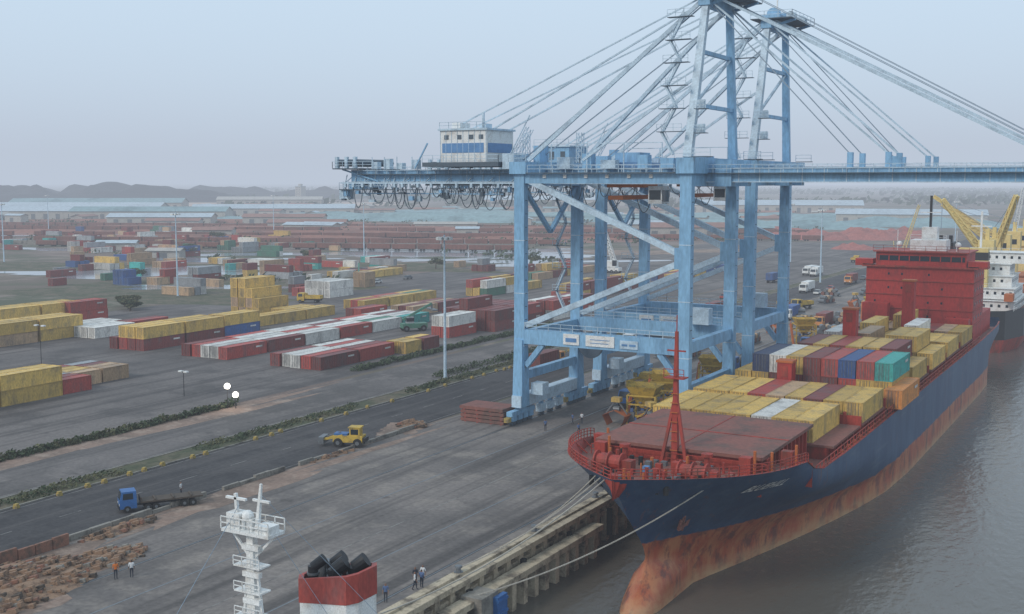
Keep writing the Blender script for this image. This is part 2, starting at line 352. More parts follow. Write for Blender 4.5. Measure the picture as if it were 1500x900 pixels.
    k.rail((-37.5,4.0,35.6),(-21,4.0,35.6),'crane_pale');k.box(-37.5,-21,3.9,4.9,35.45,35.6,'crane_dark')
    for x in range(-37,-21,2): k.beam((x,4.6,35.6),(x,5.6,38),.12,.12,'crane_pale')
    k.beam((-37.5,5,38.9),(-30,5,36.9),.25,.25,B);k.beam((-22,4,39.0),(-19.5,4,43),.2,.2,B)
    for y,ph in ((3.8,0),(15.0,.5)):
        k.box(-37,25,y-.12,y+.12,36.5,36.75,'crane_pale')
        for x in range(-36,26,4): k.beam((x,y,36.7),(x,6 if y<9 else 13,37.8),.12,.12,'crane_pale')
        x=-36
        while x<(3 if y<9 else 14):
            w=1.5+R.random()*1.6;d=1.6+R.random()*2.8;pr=None
            for j in range(9):
                t=j/8;pt=(x+w*t,y,36.4-d*(1-(2*t-1)**2)**.6)
                if pr: k.beam(pr,pt,.10,.10,'crane_dark')
                pr=pt
            k.box(x-.2,x+.2,y-.2,y+.2,35.9,36.5,'crane_pale');x+=w
    tx=14
    k.box(tx-3.2,tx+3.2,5.2,13.8,38.9,39.7,'crane_band');k.box(tx-2,tx+2,7.5,11.5,39.7,41.2,B)
    k.box(tx-3.0,tx+3.0,6.8,12.2,36.0,36.75,'orange_rust')
    k.box(tx+3.4,tx+5.6,7.6,10.4,33.6,36.2,'white');k.box(tx+5.6,tx+5.66,7.8,10.2,33.9,35.6,'glass');k.box(tx+3.6,tx+5.4,7.55,7.6,34.2,35.6,'glass')
    k.box(tx-1.2,tx+1.2,3.4,15.6,34.2,34.8,'orange_rust')
    for y in (4,15): 
        for x in (-1,1): k.beam((tx+x,y,34.8),(tx+x,8.5 if y<9 else 10.5,36.2),.07,.07,'cable')
    # A-frame
    AZ=62.0
    ya,yb=4.6,14.4
    k.beam((G,0,40.2),(G+.6,ya,AZ),1.2,1.1,'crane_pale',.95,.85)
    k.beam((G,S,40.2),(G+.6,yb,AZ),1.2,1.1,B,.95,.85)
    k.box(G-.3,G+1.4,ya-.8,yb+.8,AZ-.6,AZ+.7,B)
    for z in (47.5,55):
        t=(z-40.4)/(AZ-40.4);k.beam((G+.3,ya*t,z),(G+.3,S-(S-yb)*t,z),.55,.55,B)
    k.beam((G+.2,1.6,47.5),(G+.4,S-3.2,55),.35,.35,'crane_pale')
    k.box(G-1.8,G+5.0,ya-1.6,yb+1.6,AZ+.7,AZ+.85,'crane_dark')
    for y in (ya-1.6,yb+1.6): k.rail((G-1.8,y,AZ+.85),(G+5.0,y,AZ+.85),'crane_pale')
    k.rail((G+5.0,ya-1.6,AZ+.85),(G+5.0,yb+1.6,AZ+.85),'crane_pale')
    for y in (6,7.2,12,13): 
        k.cyl((G+1,y-.2,AZ+1.8),(G+1,y+.2,AZ+1.8),1.0,B,16);k.cyl((G+3.9,y-.2,AZ+1.4),(G+3.9,y+.2,AZ+1.4),.7,'crane_pale',14)
    k.box(G-.6,G+2.4,5,14,AZ+.85,AZ+1.6,B)
    k.beam((G+.6,9.5,AZ+1.6),(G+.6,9.5,AZ+6),.2,.2,'white')
    k.beam((G+1,5,AZ-.4),(G+5,5,AZ+.7),.4,.4,B);k.beam((G+1,14,AZ-.4),(G+5,14,AZ+.7),.4,.4,B)
    k.beam((G-.2,ya,AZ),(1.0,.4,40),.5,.55,'crane_pale');k.beam((G-.2,yb,AZ),(1.0,S-.4,40),.5,.55,'crane_pale')
    k.beam((G-.4,2.2,51),(9.5,1.6,40.0),.3,.35,'crane_pale')
    for y,yt in ((6,ya),(11,yb)):
        k.beam((G,yt,AZ+.6),(-16.2,y,45.2 if house else 39.9),.16,.2,'crane_pale')
        k.beam((G,yt+.5,AZ),(-8.6,y,45.0 if house else 43.0),.2,.24,'crane_pale')
        k.beam((G,yt,AZ-.6),(-3,y,40.2),.16,.16,'cable')
    for y,yt in ((6,ya+.6),(13,yb-.6)):
        for dy in (-.3,.3):
            k.beam((G+1.4,yt+dy,AZ+.8),(70.3,y+dy,40.8),.22,.34,'crane_pale')
            k.beam((G+1.4,yt+dy,AZ-.2),(52.3,y+dy,40.6),.13,.2,'crane_pale')
        k.beam((G+1.4,yt,AZ-.6),(47.3,y,40.6),.1,.14,'cable')
        k.beam((G+3.9,yt,AZ+2.0),(71,y,41.5),.1,.1,'cable')
    for (x,y,zs) in ((-1.6,S+1.5,(14.8,18.6,22.4,26.2,30,33.8,38)),(G-.6,-1.5,(40.6,43.8,47,50.2,53.4,56.6,59.8))):
        for i in range(len(zs)-1):
            yy=y
            if zs[0]>30: yy=-1.2+ (zs[i]-40)/22*4.6
            a,b=(x-3.0,x-1.2) if i%2 else (x-1.2,x-3.0)
            k.ladder((a,yy,zs[i]),(b,yy,zs[i+1]),'crane_pale',.5)
            k.box(min(a,b)-.5,max(a,b)+1.4,yy-.5,yy+.5,zs[i+1]-.08,zs[i+1],'crane_dark')
            k.rail((min(a,b)-.5,yy-.5,zs[i+1]),(max(a,b)+1.4,yy-.5,zs[i+1]),'crane_pale',1.0,1.2,.06)
    for y in (-1.6,S+1.6): k.box(G+1.3,G+4,y-.5,y+.6,40.2,40.32,'crane_dark');k.rail((G+1.3,y-.5,40.32),(G+4,y-.5,40.32),'crane_pale')
    for z in (43.5,46.8):
        k.box(G+.9,G+2.6,-.4,.9,z,z+.1,'crane_dark');k.rail((G+.9,-.4,z+.1),(G+2.6,-.4,z+.1),'crane_pale',1,.8);k.box(G+1.2,G+2.2,.0,.7,z+.1,z+1.3,'crane_pale')
    for x0,x1,mt in ((7.6,10.2,'white'),(11.3,15.9,'white'),(16.8,19.6,'crane_pale')):
        k.box(x0,x1,-.77,-.62,12.8,14.4 if mt=='white' else 14.0,mt)
    for x0,x1 in ((8.0,9.8),(17.1,18.0),(18.3,19.3)): k.box(x0,x1,-.81,-.77,13.2,13.8 if x0<10 else 13.5,'crane_band')
    k.box(12,15.2,-.80,-.77,13.75,13.85,'crane_band');k.box(12,15,-.80,-.77,13.25,13.35,'crane_band')
    k.cyl((3.0,S-.9,10),(3.0,S-.5,10),2.2,'crane_dark',20);k.box(20.5,24,S-2.6,S-.8,14.8,17.3,'crane_pale')
    k.box(1.2,3.2,1,3,4.4,6.2,'crane_pale')
    for i in range(6): k.box(4+i*3.4,4.5+i*3.4,-.65,-.45,37.4,37.9,'white')
    return k.mesh('ship_to_shore_crane')
place(sts(True),'ship_to_shore_crane',(-85.5,153.3,0));place(sts(False),'ship_to_shore_crane',(-85.5,181.6,0))
# ------------------------------------------------------------------ containers
def cont(L,key):
    k=MB();c='c_'+key;Wd=2.44;H=2.59;n=int(L/.28)
    def side(y,s):
        vs=[];fs=[]
        for i in range(n+1):
            x=.12+(L-.24)*i/n;d=.05 if i%2 else .0
            vs+=[(x,y-s*d,.15),(x,y-s*d,H-.12)]
        for i in range(n):
            f=(2*i,2*i+2,2*i+3,2*i+1);fs.append(f if s>0 else f[::-1])
        k.add(vs,fs,c)
    side(.04,-1);side(Wd-.04,1)
    for x in (0,L-.14):
        for y in (0,Wd-.14): k.box(x,x+.14,y,y+.14,0,H,c)
    for y in (0,Wd-.1): k.box(.14,L-.14,y,y+.1,0,.16,c);k.box(.14,L-.14,y,y+.1,H-.12,H-.02,c)
    for x in (0,L-.12): k.box(x,x+.12,.14,Wd-.14,0,.16,c);k.box(x,x+.12,.14,Wd-.14,H-.14,H-.01,c)
    m=int(L/.6);vs=[];fs=[]
    for i in range(m+1):
        x=.1+(L-.2)*i/m;z=H-.05-(.03 if i%2 else 0);vs+=[(x,.1,z),(x,Wd-.1,z)]
    for i in range(m): fs.append((2*i,2*i+2,2*i+3,2*i+1))
    k.add(vs,fs,c)
    k.add([(.06,.14,.16),(.06,Wd-.14,.16),(.06,Wd-.14,H-.14),(.06,.14,H-.14)],[(0,3,2,1)],c)
    k.add([(L-.06,.14,.16),(L-.06,Wd-.14,.16),(L-.06,Wd-.14,H-.14),(L-.06,.14,H-.14)],[(0,1,2,3)],c)
    k.add([(.1,.1,.1),(L-.1,.1,.1),(L-.1,Wd-.1,.1),(.1,Wd-.1,.1)],[(0,3,2,1)],c)
    for y in (.55,.95,1.45,1.85): k.box(.0,.05,y-.025,y+.025,.15,H-.15,'steel')
    k.box(.03,.058,1.205,1.235,.16,H-.16,'black')
    if key in('maroon','red','blue','teal','orange') and L>7:
        k.box(L*.72,L*.88,-.004,.03,1.55,1.9,'c_white')
        k.box(L*.72,L*.88,Wd-.03,Wd+.004,1.55,1.9,'c_white')
    return k.mesh('shipping_container')
cm={}
def container(x,y,z,key,L=12.19,axis='y'):
    q=(L,key)
    if q not in cm: cm[q]=cont(L,key)
    dx=R.uniform(-.08,.08);a=R.uniform(-.008,.008)
    if axis=='y': place(cm[q],'shipping_container',(x+1.22+dx,y-L/2,z),math.pi/2+a)
    else: place(cm[q],'shipping_container',(x-L/2,y-1.22,z),a)
def block(x1,y0,rows,cols,heights,colors,L=12.19,gap=.45,z=.03):
    for i in range(rows):
        for j in range(cols):
            h=heights(i,j) if callable(heights) else heights
            jy=R.uniform(-.3,.3)
            for t in range(h):
                c=colors(i,j,t) if callable(colors) else R.choice(colors)
                container(x1-1.22-i*2.6,y0+L/2+j*(L+gap)+jy,z+t*2.6,c,L)
Y='yellow';Rd='red';Mr='maroon';Wt='white'
block(-193.5,178,4,2,lambda i,j:2 if (i<3) else 1,lambda i,j,t:(Y if t==1 else (Mr,Mr,Rd,Mr)[i%4]) if i<3 else Mr)
block(-194.5,204,2,1,2,lambda i,j,t:Y if t else 'blue')
seq=[[Rd,Mr,Wt,Rd,Wt,'teal'],[Wt,Wt,Wt,Wt,'green',Wt],[Wt,Wt,Rd,Wt,Wt,'white'],[Rd,Wt,Wt,Mr,Wt,Mr],[Mr,Rd,Wt,Wt,Rd,Wt]]
block(-169,178,5,6,lambda i,j:1,lambda i,j,t:seq[i][j])
block(-143.5,177,5,2,lambda i,j:1,lambda i,j,t:[Mr,Rd,Wt,Wt,Mr][i] if j==0 else [Rd,Mr,Wt,Rd,Wt][i])
block(-141.5,203,2,1,1,lambda i,j,t:Y,6.06);block(-141.5,210,2,1,1,lambda i,j,t:(Mr,Y)[i],6.06)
block(-214,238,4,1,lambda i,j:(2,3,4,4)[i],lambda i,j,t:Y if R.random()<.85 else 'tan')
block(-201,217,2,3,1,lambda i,j,t:Y);block(-206.5,240,2,1,1,[Y])
block(-219,187,3,1,1,[Wt]);block(-221,200,2,1,1,lambda i,j,t:(Rd,Mr)[i]);block(-226.6,190,3,1,lambda i,j:1,[Wt])
block(-231,290,4,1,2,lambda i,j,t:Wt);block(-241.5,290,2,1,1,[Rd])
block(-201,268,3,3,1,lambda i,j,t:[[Y,Y,Y],[Rd,'tan','green'],[Y,Rd,Y]][i][j])
block(-189,250,2,1,1,[Rd,Mr]);block(-180,262,3,2,1,[Mr,'tan',Rd])
block(-147,229,2,1,2,lambda i,j,t:(Rd,Wt)[t])
block(-143.5,244,6,2,lambda i,j:R.choice((2,2,3)),[Mr,Mr,Mr,Rd])
block(-142,272,3,2,2,[Rd,Mr,Y,Wt])
block(-165.5,109,3,2,lambda i,j:2 if i<2 else 1,lambda i,j,t:Y if i<2 else 'tan');block(-166,134.6,3,1,lambda i,j:1,lambda i,j,t:(Rd,Mr,'grey')[i],6.06)
block(-170,140,4,2,1,['tan','yellow',Mr,'grey'],6.06)
block(-226,152,3,3,lambda i,j:2 if j else 1,lambda i,j,t:Y if R.random()<.8 else 'tan')
block(-252,186,3,2,lambda i,j:2,lambda i,j,t:[Y,Wt][i%2] if t==0 else Y);block(-250,206,2,1,2,lambda i,j,t:Rd)
block(-266,355,2,2,1,[Y]);block(-275,350,2,3,1,[Y,Rd,Wt,'tan'])
block(-190,318,3,3,lambda i,j:R.choice((1,2)),[Rd,Y,Mr,Wt,'green']);block(-160,320,3,4,lambda i,j:R.choice((1,2)),[Mr,Rd,Y])
block(-205,380,4,4,lambda i,j:R.choice((1,2)),[Y,Mr,'tan','green',Rd]);block(-160,400,3,5,1,[Mr,Rd,Y,'blue'])
for i in range(125):
    a=R.random();x=-275-a*380+R.uniform(-40,40);y=325+a*200+R.uniform(-70,110)
    n=R.choice((1,1,2,3));L=R.choice((6.06,12.19));ax=R.choice('xy');c=R.choice([Rd,Mr,Mr,'blue',Wt,'green',Y,Rd,'tan','grey',Mr,'tan','teal'])
    for j in range(n):
        for t in range(R.choice((1,1,1,2))):
            container(x+(j*2.7 if ax=='y' else 0),y+(j*2.7 if ax=='x' else 0),.05+t*2.6,c if R.random()<.7 else R.choice([Mr,'tan',Wt,'grey']),L,ax)
k=MB()
for i in range(4):
    z=.1+i*.62;o=R.uniform(-.15,.15);k.box(-4+o,3.6+o,-2.4,2.4,z,z+.5,'deck_red')
    for x in (-3.4,-1.2,1.2,3.0): k.box(x+o,x+.3+o,-2.45,2.45,z-.1,z-.002,'ship_red')
    k.box(-4.06+o,-4+o,-2.4,2.4,z+.1,z+.4,'ship_red')
k.obj('hatch_cover_stack',(-90.4,152.4,0))
# ------------------------------------------------------------------ container ship
CXs=-43.7;HB=12.3
def lerp(a,b,t): return a+(b-a)*t
def interp(x,tab):
    if x<=tab[0][0]: return tab[0][1]
    for (a,b),(c,d) in zip(tab,tab[1:]):
        if x<=c: return b+(d-b)*(x-a)/(c-a)
    return tab[-1][1]
STEM=[(-9,101),(-6.5,99.2),(-5,99.3),(-3.8,100.5),(-2.6,102.4),(-1,103.8),(.5,103.6),(2,102.4),(5,99.4),(9.5,95.6)]
YE=280
def top(y): return interp(y,[(95,9.6),(104,9.0),(114,8.5),(117,8.2),(121,6.2),(135,5.8),(240,5.8),(280,6.4)])
def breadth(z,y):
    f=min(1,max(0,(z+2)/11.0));Le=lerp(60,21,f**.8);n=lerp(1.45,2.3,f)
    sy=interp(z,STEM);y0=sy if z>-.5 else lerp(104,106,min(1,(-.5-z)/3))
    t=min(1,max(0,(y-y0)/Le));b=HB*(1-(1-t)**n)
    if z<0:
        tt=min(1,max(0,(y-sy)/3.8));wb=1.9*min(1,(-z)/2.2)
        if z<-7.5: wb*=.6
        b=max(b,wb*math.sqrt(max(0,1-(1-tt)**2)))
    if y>250: b*=1-.85*((y-250)/30)**2*(1-min(1,f*1.4))
    if y>262: b*=1-.12*((y-262)/18)**2
    return b
def hull_mat():
    m=bpy.data.materials.new('ship_hull_paint');m.use_nodes=True;nt=m.node_tree;b=nt.nodes['Principled BSDF'];b.inputs['Roughness'].default_value=.5
    tc=nd(nt,'ShaderNodeTexCoord');sp=nd(nt,'ShaderNodeSeparateXYZ');nt.links.new(tc.outputs['Object'],sp.inputs[0])
    def mr(x,a,bb,lo,hi):
        r=nd(nt,'ShaderNodeMapRange');r.inputs[1].default_value=a;r.inputs[2].default_value=bb;r.inputs[3].default_value=lo;r.inputs[4].default_value=hi;nt.links.new(x,r.inputs[0]);return r.outputs[0]
    def ns(sc,st,det=6):
        mp=nd(nt,'ShaderNodeMapping');mp.inputs['Scale'].default_value=st;nt.links.new(tc.outputs['Object'],mp.inputs[0])
        n=nd(nt,'ShaderNodeTexNoise');n.inputs['Scale'].default_value=sc;n.inputs['Detail'].default_value=det;n.inputs['Roughness'].default_value=.7;nt.links.new(mp.outputs[0],n.inputs['Vector']);return n.outputs[0]
    def mix(f,a,c):
        x=nd(nt,'ShaderNodeMix',data_type='RGBA');nt.links.new(f,x.inputs[0])
        for i,q in ((6,a),(7,c)):
            if isinstance(q,tuple): x.inputs[i].default_value=(*q,1)
            else: nt.links.new(q,x.inputs[i])
        return x.outputs[2]
    def ma(op,a,c):
        x=nd(nt,'ShaderNodeMath',operation=op)
        for i,q in ((0,a),(1,c)):
            if isinstance(q,(int,float)): x.inputs[i].default_value=q
            else: nt.links.new(q,x.inputs[i])
        return x.outputs[0]
    bound=mr(sp.outputs[1],100,150,1.7,-1.2)
    d=ma('SUBTRACT',sp.outputs[2],bound)
    red=mix(mr(ns(.35,(1,1,.35)),.42,.6,0,1),(.37,.075,.03),(.45,.17,.07))
    red=mix(mr(ns(.9,(1,.5,.25)),.50,.62,0,.9),red,(.15,.05,.035))
    wl=mr(sp.outputs[2],-4.9,-3.4,.9,0);red=mix(ma('MULTIPLY',wl,mr(ns(.8,(1,.4,1)),.35,.6,.2,1)),red,(.50,.31,.16))
    blue=mix(mr(ns(.3,(1,1,.4)),.4,.65,0,1),(.015,.050,.12),(.04,.09,.165))
    blue=mix(mr(ns(1.2,(1,1,.10)),.58,.72,0,.7),blue,(.17,.06,.035))
    blue=mix(mr(ns(.5,(1,.15,1.6)),.58,.72,0,.55),blue,(.11,.14,.18))
    edge=ma('ADD',d,mr(ns(.5,(1,1,.6)),0,1,-.5,.5))
    c=mix(mr(edge,-.08,.08,0,1),red,blue)
    nt.links.new(c,b.inputs['Base Color']);return m
M['hull']=hull_mat()
def build_ship():
    par=bpy.data.objects.new('container_ship',None);COL.objects.link(par)
    zb=[-9,-7.5,-6.2,-5.4,-4.7,-4.0,-3.2,-2.4,-1.6,-.8,0,1,2.2,3.5,5,6.5,8,9.5]
    ss=[0,.001,.003,.006,.01,.015,.02,.026,.033,.041,.05,.06,.07,.085,.1,.115,.13,.15,.17,.2,.24,.28,.33,.4,.5,.6,.7,.8,.86,.9,.94,.97,1]
    vs=[];fs=[];n=len(ss)
    def zt(z,y): return z if z<=1 else 1+(top(y)-1)*(z-1)/8.5
    for sd in (1,-1):
        for z in zb:
            sy=interp(z,STEM)
            for s in ss:
                y=sy+(YE-sy)*s;vs.append((CXs+sd*breadth(z,y),y,zt(z,y)))
    o=len(zb)*n
    for si,off in ((0,0),(1,o)):
        for i in range(len(zb)-1):
            for j in range(n-1):
                a=off+i*n+j;f=(a,a+1,a+n+1,a+n);fs.append(f if si==0 else f[::-1])
    for i in range(len(zb)-1):
        a=i*n+n-1;fs.append((a,a+o,a+o+n,a+n))
    me=bpy.data.meshes.new('hull');me.from_pydata(vs,[],fs);me.materials.append(M['hull']);me.polygons.foreach_set('use_smooth',[True]*len(fs));me.update()
    place(me,'hull',parent=par)
    k=MB();ys=[interp(9.5,STEM)+.05+(YE-97)*s for s in ss if s<.998]
    for a,b in zip(ys,ys[1:]):
        za,zb_=(7.6,7.6) if b<118.5 else (5.0,5.0)
        def lowb(y,z): 
            zz=1+(z-1)*8.5/(top(y)-1);return max(.01,breadth(min(9.5,zz),y)-.3)
        ba,bb=max(.01,breadth(9.5,a)-.2),max(.01,breadth(9.5,b)-.2);la,lb=lowb(a,za),lowb(b,zb_)
        k.add([(CXs-la,a,za),(CXs+la,a,za),(CXs+lb,b,zb_),(CXs-lb,b,zb_)],[(0,1,2,3)],'deck_red')
        for sd in (1,-1):
            q=[(CXs+sd*la,a,za),(CXs+sd*lb,b,zb_),(CXs+sd*bb,b,top(b)),(CXs+sd*ba,a,top(a))]
            k.add(q,[(0,1,2,3) if sd<0 else (3,2,1,0)],'ship_red')
            q=[(CXs+sd*ba,a,top(a)+.03),(CXs+sd*bb,b,top(b)+.03),(CXs+sd*(bb+.32),b,top(b)+.03),(CXs+sd*(ba+.32),a,top(a)+.03)]
            k.add(q,[(0,1,2,3) if sd<0 else (3,2,1,0)],'ship_red')
            if a<119: k.beam((CXs+sd*max(0,la-.6),a+.2,7.6),(CXs+sd*(ba-.05),a+.2,top(a)-.1),.12,.12,'ship_red')
    k.add([(CXs-HB,119,5),(CXs+HB,119,5),(CXs+HB,119,7.6),(CXs-HB,119,7.6)],[(3,2,1,0)],'ship_red')
    yy=121
    while yy<240:
        for sd in (1,-1): k.beam((CXs+sd*(HB-.1),yy,5.8),(CXs+sd*(HB-.1),yy,6.9),.09,.09,'ship_red')
        yy+=1.5
    for sd in (1,-1):
        for z in (6.3,6.9): k.beam((CXs+sd*(HB-.1),121,z),(CXs+sd*(HB-.1),241,z),.08,.08,'ship_red')
    a=95.8;pts=[]
    while a<118: pts.append(a);a+=.9
    for sd in (1,-1):
        pr=None
        for a in pts:
            p=Vector((CXs+sd*(max(.1,breadth(9.5,a)-.05)),a,top(a)));k.beam(p,p+Vector((0,0,1.0)),.09,.09,'ship_red')
            if pr is not None:
                for z in (.35,.7,1.0): k.beam(pr+Vector((0,0,z)),p+Vector((0,0,z)),.07,.07,'ship_red')
            pr=p
    k.obj('deck_and_bulwark',parent=par)
    k=MB()
    k.box(-52.5,-35.2,112.5,130.5,5.0,8.9,'ship_red')
    k.box(-53.2,-34.6,112,131,8.9,9.25,'deck_red')
    k.box(-44,-43.9,112,131,9.25,9.30,'ship_red')
    k.box(-53.2,-34.6,121,121.2,9.25,9.31,'ship_red')
    y=112.6
    while y<130.5: k.box(-35.2,-34.9,y,y+.25,5.0,8.85,'ship_red');k.box(-52.8,-52.5,y,y+.25,5.0,8.85,'ship_red');y+=1.5
    bays=[132,146,163.5,178,194,209,224.5]
    for y in bays:
        k.box(-54.2,-33.2,y-.3,y+12.6,5.0,6.45,'ship_red');k.box(-54.8,-32.4,y-.4,y+12.7,6.45,6.72,'deck_red')
        k.box(-55,-32.4,y+13.0,y+13.3,5.0,7.8,'ship_red')
        x=-54.6
        while x<-32.4: k.box(x,x+.3,y+12.75,y+13.4,5,8.2,'ship_red');x+=2.5
        for yy in (y+1,y+4,y+7,y+10): k.box(-33.2,-32.6,yy,yy+.3,5.0,6.45,'ship_red');k.box(-32.2,-31.8,yy+.6,yy+1.4,5.0,5.9,'orange_rust')
    k.obj('hatch_covers',parent=par)
    k=MB()
    for x in (-48.5,-39.5):
        k.box(x-1.6,x+1.6,104.4,106.6,7.6,7.9,'ship_red');k.cyl((x-1.4,105.5,8.6),(x+1.4,105.5,8.6),.75,'ship_red',14)
        for e in (-1.4,0,1.4): k.cyl((x+e-.08,105.5,8.6),(x+e+.08,105.5,8.6),1.05,'ship_red',16)
        k.box(x+1.5,x+2.6,104.9,106.1,7.6,9.0,'ship_red');k.beam((x,104.8,8.2),(x*.9+CXs*.1,101.4,7.8),.35,.3,'black')
        for yy in (99.8,103,109.5):
            for d in (-.5,.5): k.cyl((x*.75+CXs*.25+d,yy,7.6),(x*.75+CXs*.25+d,yy,8.5),.25,'black',10)
        k.cyl((x,109.3,7.6),(x,109.3,9.4),.3,'ship_red',10);k.cyl((x,109.3,9.4),(x,109.3,9.7),.6,'ship_red',12)
    for x,yy,h in ((-52,111,1.6),(-50.5,108,1.1),(-36,111,1.8),(-35,113.5,1.3),(-54,115,1.5),(-33.5,117,1.5),(-45.8,101,1.0),(-42,108,1.2)):
        k.box(x-.6,x+.6,yy-.5,yy+.5,7.6,7.6+h,'ship_red');k.cyl((x+.9,yy,7.6),(x+.9,yy,8.3+h),.16,'orange_rust',8)
    for i in range(70):
        yy=R.uniform(99,111);bb=breadth(8,yy)-1.2;x=CXs+R.uniform(-bb,bb)
        if R.random()<.5: k.cyl((x,yy,7.6),(x,yy,7.6+R.uniform(.4,1.5)),R.uniform(.08,.22),R.choice(('ship_red','ship_red','orange_rust','black','steel')),8)
        else: k.box(x-.3,x+.3,yy-.3,yy+.3,7.6,7.6+R.uniform(.3,1.0),R.choice(('ship_red','ship_red','steel','deck_red','crane_band')))
    k.rail((-53.5,111.6,7.6),(-34,111.6,7.6),'ship_red',1.1,1.2)
    k.cyl((-42,99.5,7.6),(-42,99.5,8.5),.2,'white',8)
    k.beam((CXs-.3,112,7.6),(CXs-.3,112,21.5),.7,.7,'ship_red',.3,.3)
    k.beam((CXs-1.6,111.4,7.6),(CXs-.4,112,14.5),.3,.3,'ship_red');k.beam((CXs+1.2,111.4,7.6),(CXs-.2,112,14.5),.3,.3,'ship_red')
    k.box(CXs-1.4,CXs+.8,111.3,112.7,16.6,16.72,'ship_red');k.rail((CXs-1.4,111.3,16.72),(CXs+.8,111.3,16.72),'ship_red',.9,1.0,.06)
    k.box(CXs-1.3,CXs+.7,111.9,112.1,19.4,19.55,'ship_red')
    k.cyl((CXs-.3,112,21.5),(CXs-.3,112,23.2),.06,'ship_red',6)
    for z in range(9,16): k.box(CXs-.7,CXs+.1,111.5,111.6,z,z+.08,'orange_rust')
    for x,yy,w,h in ((-46.5,160.4,1.5,11.5),(-45.2,192.2,1.5,16.0),(-41.8,222.6,1.5,18.5)):
        k.box(x-w/2-.3,x+w/2+.3,yy-.8,yy+1.2,5.0,h,'house_red');k.box(x-w/2-.45,x+w/2+.45,yy-.95,yy+1.35,h,h+.3,'orange_rust')
        k.box(x-.5,x+.5,yy-.86,yy-.8,h-2,h-.5,'ship_red')
    k.obj('deck_machinery',parent=par)
    k=MB();xa=CXs+breadth(4.2,105.5)+.12
    k.cyl((xa-.5,105.5,4.9),(xa+.1,105.5,4.6),.65,'black',14)
    k.beam((xa+.1,105.5,4.9),(xa-.35,105.5,2.6),.24,.26,'deck_red');k.beam((xa-.3,104.5,3.0),(xa-.35,106.5,3.0),.26,.3,'deck_red')
    k.beam((xa-.3,104.5,2.9),(xa+.1,104.2,4.0),.2,.3,'deck_red');k.beam((xa-.3,106.5,2.9),(xa+.1,106.8,4.0),.2,.3,'deck_red')
    k.obj('anchor',parent=par)
    k=MB();H='house_red'
    k.box(-54.2,-33.4,243,257,5,19.6,H);k.box(-55.0,-32.6,242.4,257.4,19.6,19.9,'ship_red');k.box(-52.5,-35,243.6,255,19.9,22.6,H)
    k.box(-56.5,-55.01,243,247,19.7,20.1,'ship_red');k.box(-32.59,-31,243,247,19.7,20.1,'ship_red');k.box(-56.5,-53,243.0,246,20.1,21.1,H);k.box(-34.6,-31,243.0,246,20.1,21.1,H)
    k.box(-52.2,-35.3,243.52,243.6,20.9,21.9,'glass')
    for x in range(-52,-35,2): k.box(x,x+.2,243.45,243.6,20.8,22.0,H)
    k.box(-53,-34.5,243,255.6,22.6,22.85,'ship_red');k.rail((-53,243,22.85),(-34.5,243,22.85),'ship_red')
    for z in (8.4,11.2,14.0,16.8):
        k.box(-54.4,-33.2,242.8,257.2,z,z+.12,'ship_red')
        x=-52.5
        while x<-34.5:
            if R.random()<.7: k.box(x,x+.35,242.95,243,z+1.2,z+1.65,'glass')
            x+=2.6
        for yy in range(245,257,3): k.box(-33.4,-33.33,yy,yy+.5,z+1.1,z+1.7,'glass')
    for x in (-44.5,-53.9): k.ladder((x,242.3,5),(x+2.8,242.3,11),'ship_red')
    k.box(-54,-49,239.2,242,5,12.5,H);k.box(-38,-33.6,239.2,242,5,10,H)
    k.box(-46.5,-39.5,247,252,22.85,25.0,'white');k.box(-44.5,-41.5,248,250.5,25.0,27.6,'white');k.beam((-43,249,27.6),(-43,249,34),.45,.45,'black')
    k.box(-45,-41,248.6,249.4,30.5,30.65,'white');k.rail((-46.5,247,25.0),(-39.5,247,25.0),'white')
    for x in (-49,-37.5): k.cyl((x,247,22.85),(x,247,27),.08,'white',6);k.ball((x,249,24),.6,'white')
    k.box(-47,-40,259,266,5,24,'black');k.box(-47.2,-39.8,258.9,266.1,19,22,'ship_red')
    for x in (-46,-43,-41): k.cyl((x,262,24),(x,262,25.4),.4,'black',10)
    k.box(-54,-33.5,257.5,270,5,9.5,'house_red');k.box(-40,-34.5,258,258.9,9.5,11.5,'orange_rust')
    for yy in (272,276): k.box(-50,-37,yy,yy+1.2,5,6.6,'ship_red')
    k.obj('superstructure',parent=par)
    cu=bpy.data.curves.new('t','FONT');cu.body='BLUEHILL';cu.size=1.2;cu.shear=.2;cu.offset=.02;cu.space_character=1.05
    to=bpy.data.objects.new('t',cu);COL.objects.link(to);bpy.context.view_layer.update()
    dg=bpy.context.evaluated_depsgraph_get();me=bpy.data.meshes.new_from_object(to.evaluated_get(dg));bpy.data.objects.remove(to)
    for v in me.vertices:
        y_=108.2+v.co.x;z_=6.4+v.co.y;zz=1+(z_-1)*8.5/(top(y_)-1);v.co=(CXs+breadth(zz,y_)+.16,y_-.05,z_)
    me.materials.clear();me.materials.append(M['white']);place(me,'name_lettering',parent=par)
build_ship()
X0=-54.9+1.22
def sbay(y,cols,base=6.75):
    for i,stack in enumerate(cols):
        jy=R.uniform(-.15,.15)
        for t,c in enumerate(stack):
            if c: container(X0+i*2.5,y+6.1+jy,base+t*2.6,c)
q=lambda s:[{'y':Y,'r':Rd,'m':Mr,'w':Wt,'b':'blue','n':'navy','t':'teal','g':'grey','o':'orange','a':'tan'}[c] for c in s]
sbay(132,[q(s) for s in ('y','y','y','y','y','w','y','y')])
sbay(146,[q(s) for s in ('y','y','y','r','a','y','m','y','y')])
sbay(163.5,[q(s) for s in ('y','yn','mw','my','mm','mr','rb','yr','yt')])
container(X0+8*2.5+2.0,166.5,6.2,'orange',12.19)
sbay(178,[q(s) for s in ('m','y','ym','my','yr','yy','my','ym','y')])
